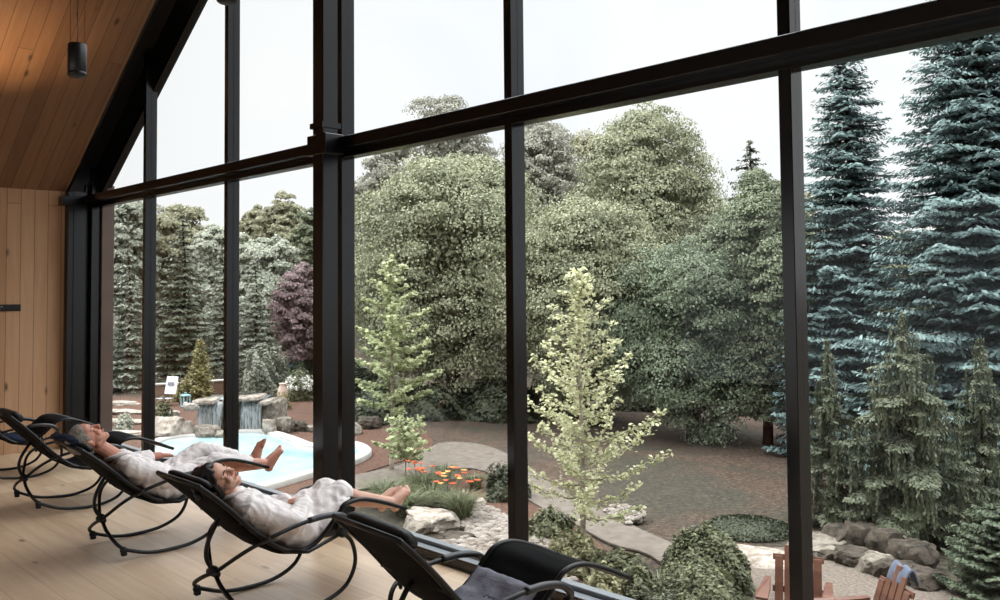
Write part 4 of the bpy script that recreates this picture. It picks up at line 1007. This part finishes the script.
shrub('weeping grey-green mound behind the waterfall', 262, 33, 348, 24, 'spruce_grey', 7000, .13, seed=13, power=2.6)
shrub('dark evergreen bush behind the white hydrangea', 296, 35.5, 356, 24, 'yew', 5000, .14, seed=14)
shrub('low ochre tuft on the mulch behind the waterfall', 282, 30, 392, 8, 'golden', 600, .09, seed=15)
hy = shrub('hydrangea bush with white flower heads', 300, 32.5, 370, 17, 'shrub', 2600, .12, seed=16)
rng = np.random.default_rng(9)
for i in range(22):
    a = -PI/4+rng.normal(0, .8); hh = rng.uniform(.3, .98); r_ = .66*math.sqrt(max(.05, 1-(hh/1.02)**2)); c = np.array([r_*math.cos(a), r_*math.sin(a), hh]); q = norm(rng.normal(0, 1, (26, 3)))
    fast_mesh('flower_head', leaf_quads(c+q*.09, q, .08, .9, None, .3), 26, 'flower_white', hy)

# trees
twiggy('bright yellow-green young ginkgo with a pale stem', 579, 12.8, 270, 96, 'ginkgo', 'bark_pale', 52, .68, .062, 1, .72, 16, power=.95)
twiggy('soft green young ginkgo by the path near the pool', 391, 19.6, 258, 58, 'ginkgo_green', 'bark_pale', 40, 1.3, .10, 2, .36, 15, power=.7)
twiggy('small low-branched tree with two pale stems by the mulch', 404, 18.2, 418, 34, 'ginkgo_green', 'bark_pale', 22, .55, .10, 3, .3, 12, name='small_tree', power=.5)
conifer('tall blue spruce just past the thick mullion', 850, 21, 40, 440, 80, 'spruce_blue', 58, 12, seed=1, needle=.15, dens=1., power=.55)
conifer('tallest blue spruce, reaching above the transom', 985, 18, -70, 480, 135, 'spruce_blue', 64, 13, seed=2, needle=.15, dens=1., power=.6)
conifer('weeping larch with a bare leader beside the thick mullion', 826, 14.8, 345, 548, 40, 'larch', 15, 6, 'weeping_larch', .16, .1, .085, 1.1, seed=3, hang=.4)
conifer('broad weeping larch with drooping grey-green curtains', 902, 13.9, 318, 545, 92, 'larch', 15, 7, 'weeping_larch', .16, .12, .085, 1.1, seed=4, hang=.5, power=.7)
conifer('slim weeping larch against the tallest blue spruce', 978, 14.6, 342, 540, 54, 'larch', 15, 6, 'weeping_larch', .16, .12, .085, 1.1, seed=5, hang=.4)
conifer('dense green dwarf conifer at the end of the stone wall', 998, 11.2, 500, 612, 62, 'yew', 15, 12, 'dwarf_conifer', .0, .25, .06, 1.3, seed=6, power=.45)
conifer('small dark spruce top showing over the maples', 753, 36, 142, 330, 62, 'spruce_dark', 34, 9, seed=7, power=.8, needle=.2)
conifer('dark green spruce behind the white deck chair', 182, 39, 215, 392, 44, 'spruce_dark', 30, 9, seed=8, needle=.2)
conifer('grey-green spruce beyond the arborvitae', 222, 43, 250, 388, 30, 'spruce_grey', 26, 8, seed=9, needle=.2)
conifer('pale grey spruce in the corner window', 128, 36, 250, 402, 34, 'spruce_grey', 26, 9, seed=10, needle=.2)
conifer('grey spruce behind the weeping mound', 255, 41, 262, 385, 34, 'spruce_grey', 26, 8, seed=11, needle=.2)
t = conifer('golden-tipped cone-shaped arborvitae beside the deck chair', 200, 32.3, 340, 399, 14, 'golden', 22, 12, 'arborvitae', -.15, .4, .13, 1.2, seed=12, power=.6)
DT = [
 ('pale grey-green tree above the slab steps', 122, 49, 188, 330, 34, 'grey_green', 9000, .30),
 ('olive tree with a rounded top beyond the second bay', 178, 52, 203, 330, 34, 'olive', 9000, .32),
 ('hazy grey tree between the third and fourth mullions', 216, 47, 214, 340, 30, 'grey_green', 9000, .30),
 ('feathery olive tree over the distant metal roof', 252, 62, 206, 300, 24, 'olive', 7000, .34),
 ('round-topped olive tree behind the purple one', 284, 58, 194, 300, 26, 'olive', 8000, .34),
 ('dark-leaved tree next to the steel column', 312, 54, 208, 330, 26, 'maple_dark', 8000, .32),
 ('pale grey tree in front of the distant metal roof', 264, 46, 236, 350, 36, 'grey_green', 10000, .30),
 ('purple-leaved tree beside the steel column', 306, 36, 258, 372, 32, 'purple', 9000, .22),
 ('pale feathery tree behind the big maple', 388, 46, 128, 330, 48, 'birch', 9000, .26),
 ('tallest pale feathery tree, topping the transom', 450, 48, 82, 300, 48, 'birch', 9000, .26),
 ('big light green maple filling the middle pane', 452, 30, 142, 405, 98, 'maple', 30000, .19),
 ('pale-topped tree beside the tall mullion', 548, 40, 108, 330, 56, 'birch', 12000, .25),
 ('broad maple crowned just left of the sky gap', 645, 33, 106, 360, 76, 'maple', 22000, .21),
 ('layered green maple behind the bright ginkgo', 590, 26, 195, 405, 88, 'maple', 26000, .17),
 ('teal-green maple with low sweeping boughs', 690, 23.5, 238, 428, 80, 'maple_teal', 26000, .15),
 ('dark maple on a leaning brown trunk at the lawn', 765, 22.6, 182, 415, 66, 'maple_dark', 22000, .15),
 ('green maple peeking behind the thick mullion', 800, 33, 205, 400, 50, 'maple', 14000, .21),
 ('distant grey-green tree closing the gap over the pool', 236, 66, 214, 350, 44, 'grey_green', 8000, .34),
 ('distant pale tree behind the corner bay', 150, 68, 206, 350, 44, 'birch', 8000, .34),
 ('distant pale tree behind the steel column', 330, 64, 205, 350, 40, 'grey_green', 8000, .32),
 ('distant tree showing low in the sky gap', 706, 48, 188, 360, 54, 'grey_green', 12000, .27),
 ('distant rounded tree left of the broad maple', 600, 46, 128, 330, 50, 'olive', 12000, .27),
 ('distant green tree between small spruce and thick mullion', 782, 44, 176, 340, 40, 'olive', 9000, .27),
 ('olive tree between the two blue spruces', 908, 31, 225, 420, 62, 'olive', 16000, .20),
 ('shaded maple behind the slim weeping larch', 985, 28, 200, 440, 70, 'maple_dark', 12000, .2),
]
for i, (lb, px, Z, yt, yb, hw, mt, n_, lf) in enumerate(DT):
    deciduous(lb, px, Z, yt, yb, hw, mt, n_, lf, 'maple_tree' if 'maple' in lb else 'leafy_tree', seed=i, bark='bark_red' if 'leaning' in lb else 'bark', lobes=26 if n_ > 20000 else 16)
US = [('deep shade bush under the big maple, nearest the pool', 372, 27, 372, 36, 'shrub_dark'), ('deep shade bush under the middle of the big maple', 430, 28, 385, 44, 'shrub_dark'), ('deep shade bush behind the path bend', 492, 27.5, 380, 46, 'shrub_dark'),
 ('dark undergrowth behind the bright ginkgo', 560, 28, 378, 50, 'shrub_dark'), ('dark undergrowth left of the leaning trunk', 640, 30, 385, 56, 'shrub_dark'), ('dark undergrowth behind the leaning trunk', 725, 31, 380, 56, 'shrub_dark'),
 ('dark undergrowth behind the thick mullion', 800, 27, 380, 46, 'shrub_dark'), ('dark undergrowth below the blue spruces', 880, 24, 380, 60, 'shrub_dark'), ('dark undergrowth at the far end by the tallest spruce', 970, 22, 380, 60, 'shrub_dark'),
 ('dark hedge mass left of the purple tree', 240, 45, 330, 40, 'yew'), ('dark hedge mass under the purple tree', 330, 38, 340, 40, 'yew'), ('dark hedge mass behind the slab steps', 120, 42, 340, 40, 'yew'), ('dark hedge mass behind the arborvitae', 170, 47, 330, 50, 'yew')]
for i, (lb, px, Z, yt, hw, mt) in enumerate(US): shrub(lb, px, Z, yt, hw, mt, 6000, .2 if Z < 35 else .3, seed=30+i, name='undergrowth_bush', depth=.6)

# small garden things
def framed(px, Z): return gd(px, Z)
# brick retaining wall
a, b = gd(146, 33.5), gd(242, 35.5); d = unit(b-a); nrm = np.array([-d[1], d[0], 0]); L_ = np.linalg.norm(b-a)
mb = MB().obox((L_/2*d+np.array([0, 0, .24])), [d, nrm, Zu], (L_/2, .14, .24), .01); o = mb.build('garden_wall', 'brick', smooth=False); o.location = a.tolist()
tag(o, 'low brown brick garden wall behind the arborvitae', 'wall'); MB().obox((L_/2*d+np.array([0, 0, .50])), [d, nrm, Zu], (L_/2+.03, .18, .03), .01).build('coping', 'coping', o, smooth=False)
# white deck chair
dc = thing('deck_chair', 'white-backed garden chair standing on the stone terrace', 'chair', gd(172, 31.5), .55)
MB().obox((0, 0, .70), [(1, 0, 0), unit((0, .25, 1)), unit((0, -1, .25))], (.23, .31, .012), .01).build('back', 'white_cloth', dc, smooth=False)
MB().obox((0, -.28, .26), [(1, 0, 0), unit((0, 1, -.1)), (0, 0, 1)], (.25, .26, .014), .01).build('seat', 'white_cloth', dc, smooth=False)
MB().obox((0, -.035, .75), [(1, 0, 0), unit((0, .25, 1)), unit((0, -1, .25))], (.13, .06, .004)).build('printed_mark', 'grey_towel', dc, smooth=False)
for sx_ in (-1, 1):
    MB().tube([(sx_*.26, -.52, 0), (sx_*.26, -.5, .28), (sx_*.26, .02, .24)], .015, 6).build('leg', 'chair_tube', dc); MB().tube([(sx_*.26, .12, 0), (sx_*.26, .0, .24), (sx_*.26, .16, 1.04)], .015, 6).build('leg', 'chair_tube', dc)
# lantern
ln = thing('garden_lantern', 'small pale blue lantern on the mulch beside the arborvitae', 'lantern', gd(186, 31))
mb = MB()
for sx_ in (-1, 1):
    for sy_ in (-1, 1): mb.box((sx_*.11-.012, sy_*.11-.012, .02), (sx_*.11+.012, sy_*.11+.012, .38))
mb.box((-.14, -.14, .38), (.14, .14, .41)).box((-.14, -.14, 0), (.14, .14, .03)); mb.build('frame', 'teal_plastic', ln, smooth=False)
MB().lathe([(0, .03), (.07, .03), (.08, .12), (.03, .17), (0, .17)]).build('glass_bowl', 'white_cloth', ln)
MB().tube([(-.1, 0, .41), (-.06, 0, .5), (.06, 0, .5), (.1, 0, .41)], .008, 6).build('handle', 'teal_plastic', ln)
# urn
ur = thing('garden_urn', 'tall pale clay urn beside the hydrangea', 'urn', gd(283, 31.2))
MB().lathe([(0, 0), (.13, 0), (.14, .04), (.11, .08), (.17, .22), (.19, .42), (.17, .58), (.11, .68), (.12, .72), (.14, .76), (.12, .77), (.09, .7), (0, .68)], n=24).build('body', 'terracotta', ur)
# blue parasol behind the hydrangea
bp = thing('garden_parasol', 'low blue garden parasol behind the hydrangea', 'umbrella', gd(303, 37))
MB().lathe([(.0, 1.72), (.3, 1.66), (.8, 1.45), (1.0, 1.26), (.98, 1.25), (.78, 1.42), (.3, 1.63), (0, 1.69)], c=(0, 0, -.62), n=12).build('canopy', 'blue_cloth', bp, smooth=False); MB().tube([(0, 0, 0), (0, 0, 1.08)], .02, 8).build('pole', 'white_cloth', bp)
# distant house
ho = thing('distant_house', 'distant house with a pale grey metal roof among the trees', 'house', gd(266, 70), .7)
zr0 = hz(266, 224, 70)-GZ
MB().box((-2.6, -3, 0), (2.6, 3, zr0-.9)).build('wall', 'terracotta', ho, smooth=False)
MB().add([(-3, -3.4, zr0-1), (3, -3.4, zr0-1), (3, 3.4, zr0-1), (-3, 3.4, zr0-1), (-3, 0, zr0+.3), (3, 0, zr0+.3)], [(0, 1, 5, 4), (2, 3, 4, 5), (0, 4, 3), (1, 2, 5), (0, 3, 2, 1)]).build('roof', 'roof_metal', ho, smooth=False)
# fire bowl hoop
ih = thing('iron_hoop', 'thin black iron hoop in the bed below the round shrub', 'garden hoop', gd(690, 11.0))
MB().tube([(.2*math.cos(t_)*RGT[0], .2*math.cos(t_)*RGT[1], .17*math.sin(t_)) for t_ in np.linspace(0, PI, 20)], .009, 6).build('outer_ring', 'iron', ih); MB().tube([(.16*math.cos(t_)*RGT[0], .16*math.cos(t_)*RGT[1], .14*math.sin(t_)) for t_ in np.linspace(0, PI, 20)], .006, 6).build('inner_ring', 'iron', ih)
# armchairs of slatted wood
def armchair(label, loc, rz):
    t = thing('garden_armchair', label, 'chair', loc, rz, 'slatted wooden garden armchairs')
    # faces -y; back leans towards +y
    for s in (-1, 1):
        mb = MB().add([(s*.36-.0+dx, y, z) for dx in (-.05, .08) if True for y, z in [(0, 0)]][:0], []) if False else MB()
        pl = [(-.06, -.42), (.075, -.40), (.085, -.30), (.06, -.1), (.035, .32), (-.035, .32), (-.06, -.1)]
        V = [(s*(.34+(-x if False else x)), y, z+.02*(y < -.3)*-1) for z in (.535, .562) for x, y in pl]; n = len(pl)
        MB().add(V, [tuple(range(n)), tuple(range(2*n-1, n-1, -1))]+[(k, (k+1) % n, n+(k+1) % n, n+k) for k in range(n)]).build('armrest', 'teak', t, smooth=False)
        MB().box((s*.34-.018, -.36, 0), (s*.34+.018, -.26, .535), .004).build('leg', 'teak', t, smooth=False)
        MB().obox((s*.30, .02, .20), [(1, 0, 0), unit((0, 1, -.36)), unit((0, .36, 1))], (.018, .48, .055), .004).build('side_rail', 'teak', t, smooth=False)
        MB().add([(s*.34-.015, -.30, .53), (s*.34+.015, -.30, .53), (s*.34+.015, -.19, .53), (s*.34-.015, -.19, .53), (s*.34-.015, -.30, .36), (s*.34+.015, -.30, .36)], [(0, 1, 2, 3), (0, 4, 5, 1), (3, 2, 5, 4), (0, 3, 4), (1, 5, 2)]).build('bracket', 'teak', t, smooth=False)
    for i in range(5): MB().obox((0, -.30+.105*i, .375-.036*i), [(1, 0, 0), unit((0, 1, -.34)), unit((0, .34, 1))], (.30, .045, .011), .003).build('seat_slat', 'teak', t, smooth=False)
    for i in range(5):
        x = (i-2)*.108; h = .40-.045*abs(i-2)**1.3; c = np.array([x, .22, .24])+unit((0, .36, 1))*h
        MB().obox(c, [(1, 0, 0), unit((0, .36, 1)), unit((0, -1, .36))], (.047, h, .011), .004).build('back_slat', 'teak', t, smooth=False)
    for h in (.2, .56): c = np.array([0, .25, .24])+unit((0, .36, 1))*h; MB().obox(c, [(1, 0, 0), unit((0, .36, 1)), unit((0, -1, .36))], (.29, .035, .012), .003).build('back_rail', 'teak', t, smooth=False)
    return t
p1 = gd(790, 10.2); armchair('reddish slatted armchair half hidden by the thick mullion', p1, math.radians(24))
p2 = gd(852, 9.5); a2 = armchair('reddish slatted armchair with a folded towel over its back', p2, math.radians(-34))
# towel over the second chair's back: lies over the slat tops
ct, st = math.cos(math.radians(-34)), math.sin(math.radians(-34))
def loc2(x, y, z): return np.array([p2[0]+x*ct-y*st, p2[1]+x*st+y*ct, p2[2]+z])
tw = thing('folded_towel', 'blue-grey towel folded over the armchair\'s back', 'towel', loc2(0, .52, .9), math.radians(-34))
mb = MB()
for x0_, x1_ in ((-.14, .0), (.02, .15)):
    path = [(-.10, -.10), (-.06, .0), (-.0, .07), (.045, .03), (.08, -.08)]
    sp_ = spline([(0, a_, b_) for a_, b_ in path], 4); Vt = []
    for q in sp_:
        for x in np.linspace(x0_, x1_, 6): Vt.append((x, q[1]-.0, q[2]+.012*math.sin(x*40)))
    nn_ = len(sp_); F = [(i*6+j, i*6+j+1, (i+1)*6+j+1, (i+1)*6+j) for i in range(nn_-1) for j in range(5)]
    Vt = np.array(Vt); V2 = Vt+np.array([0, 0, .03]); m0 = len(Vt)
    F2 = F+[tuple(m0+x for x in f_[::-1]) for f_ in F]+[(i*6, (i+1)*6, m0+(i+1)*6, m0+i*6) for i in range(nn_-1)]+[(i*6+5, m0+i*6+5, m0+(i+1)*6+5, (i+1)*6+5) for i in range(nn_-1)]+[(j, m0+j, m0+j+1, j+1) for j in range(5)]+[((nn_-1)*6+j, (nn_-1)*6+j+1, m0+(nn_-1)*6+j+1, m0+(nn_-1)*6+j) for j in range(5)]
    mb.add(np.vstack([Vt, V2]), F2)
mb.build('cloth', 'blue_towel', tw)


# ------------------------------------------------------------------ camera, light, world
cam = bpy.data.cameras.new('camera'); co_ = bpy.data.objects.new('camera', cam); COL.objects.link(co_)
cam.sensor_width = 36; cam.sensor_fit = 'HORIZONTAL'; cam.lens = FPX/1000*36; cam.shift_x = 0
cam.shift_y = -(300-PPY)/1000
cam.clip_end = 400
from mathutils import Matrix
R3 = Matrix((RGT.tolist(), UPV.tolist(), (-FWD).tolist())).transposed()
co_.matrix_world = Matrix.Translation(CAM.tolist()) @ R3.to_4x4(); scn.camera = co_

w = bpy.data.worlds.new('sky'); scn.world = w; w.use_nodes = True; nt = w.node_tree; bg = nt.nodes['Background']
tc = node(nt, 'ShaderNodeTexCoord'); sx = node(nt, 'ShaderNodeSeparateXYZ'); nt.links.new(tc.outputs['Generated'], sx.inputs[0])
nz = noise_t(nt, tc.outputs['Generated'], 3.2, 4, .5, .6)
cl = ramp(nt, nz, [(.38, (.84, .87, .93)), (.56, (.915, .92, .93))])
mr = node(nt, 'ShaderNodeMapRange'); nt.links.new(sx.outputs[2], mr.inputs[0])
mr.inputs[1].default_value = .33; mr.inputs[2].default_value = .95; mr.inputs[3].default_value = 1.14; mr.inputs[4].default_value = 7.4
nt.links.new(cl, bg.inputs[0]); nt.links.new(mr.outputs[0], bg.inputs[1])
sun = bpy.data.lights.new('sun', 'SUN'); sun.energy = 2.6; sun.angle = math.radians(10); sun.color = (1, .97, .92)
so = bpy.data.objects.new('sun', sun); COL.objects.link(so); so.rotation_euler = Vector((.60, .12, -.79)).to_track_quat('-Z', 'Y').to_euler()
# wall washer that lights the cedar ceiling at the end of the room
sp = bpy.data.lights.new('ceiling_washer', 'SPOT'); sp.energy = 100; sp.spot_size = math.radians(70); sp.spot_blend = 1; sp.color = (1, .7, .4); sp.shadow_soft_size = .05
po = bpy.data.objects.new('ceiling_washer', sp); COL.objects.link(po)
tgt = CAM+ray(-2, 42)*((roof(-7.2)-CAM[2])/ray(-2, 42)[2]) if True else None
g_ = ray(-2, 42); t_ = (RZ0-SL*WX0+SL*CAM[0]-CAM[2])/(g_[2]-SL*g_[0]); tgt = CAM+t_*g_
pos = tgt+np.array([.35, -.4, -1.1]); po.location = pos.tolist()
po.rotation_euler = Vector((tgt-pos).tolist()).to_track_quat('-Z', 'Y').to_euler()

scn.view_settings.view_transform = 'Standard'; scn.view_settings.look = 'None'; scn.view_settings.gamma = 1; scn.view_settings.use_curve_mapping = False
scn.view_settings.exposure = 0
scn.cycles.max_bounces = 8; scn.cycles.diffuse_bounces = 4; scn.cycles.transparent_max_bounces = 12
scn.cycles.sample_clamp_indirect = 6; scn.cycles.use_denoising = True; scn.cycles.use_adaptive_sampling = True
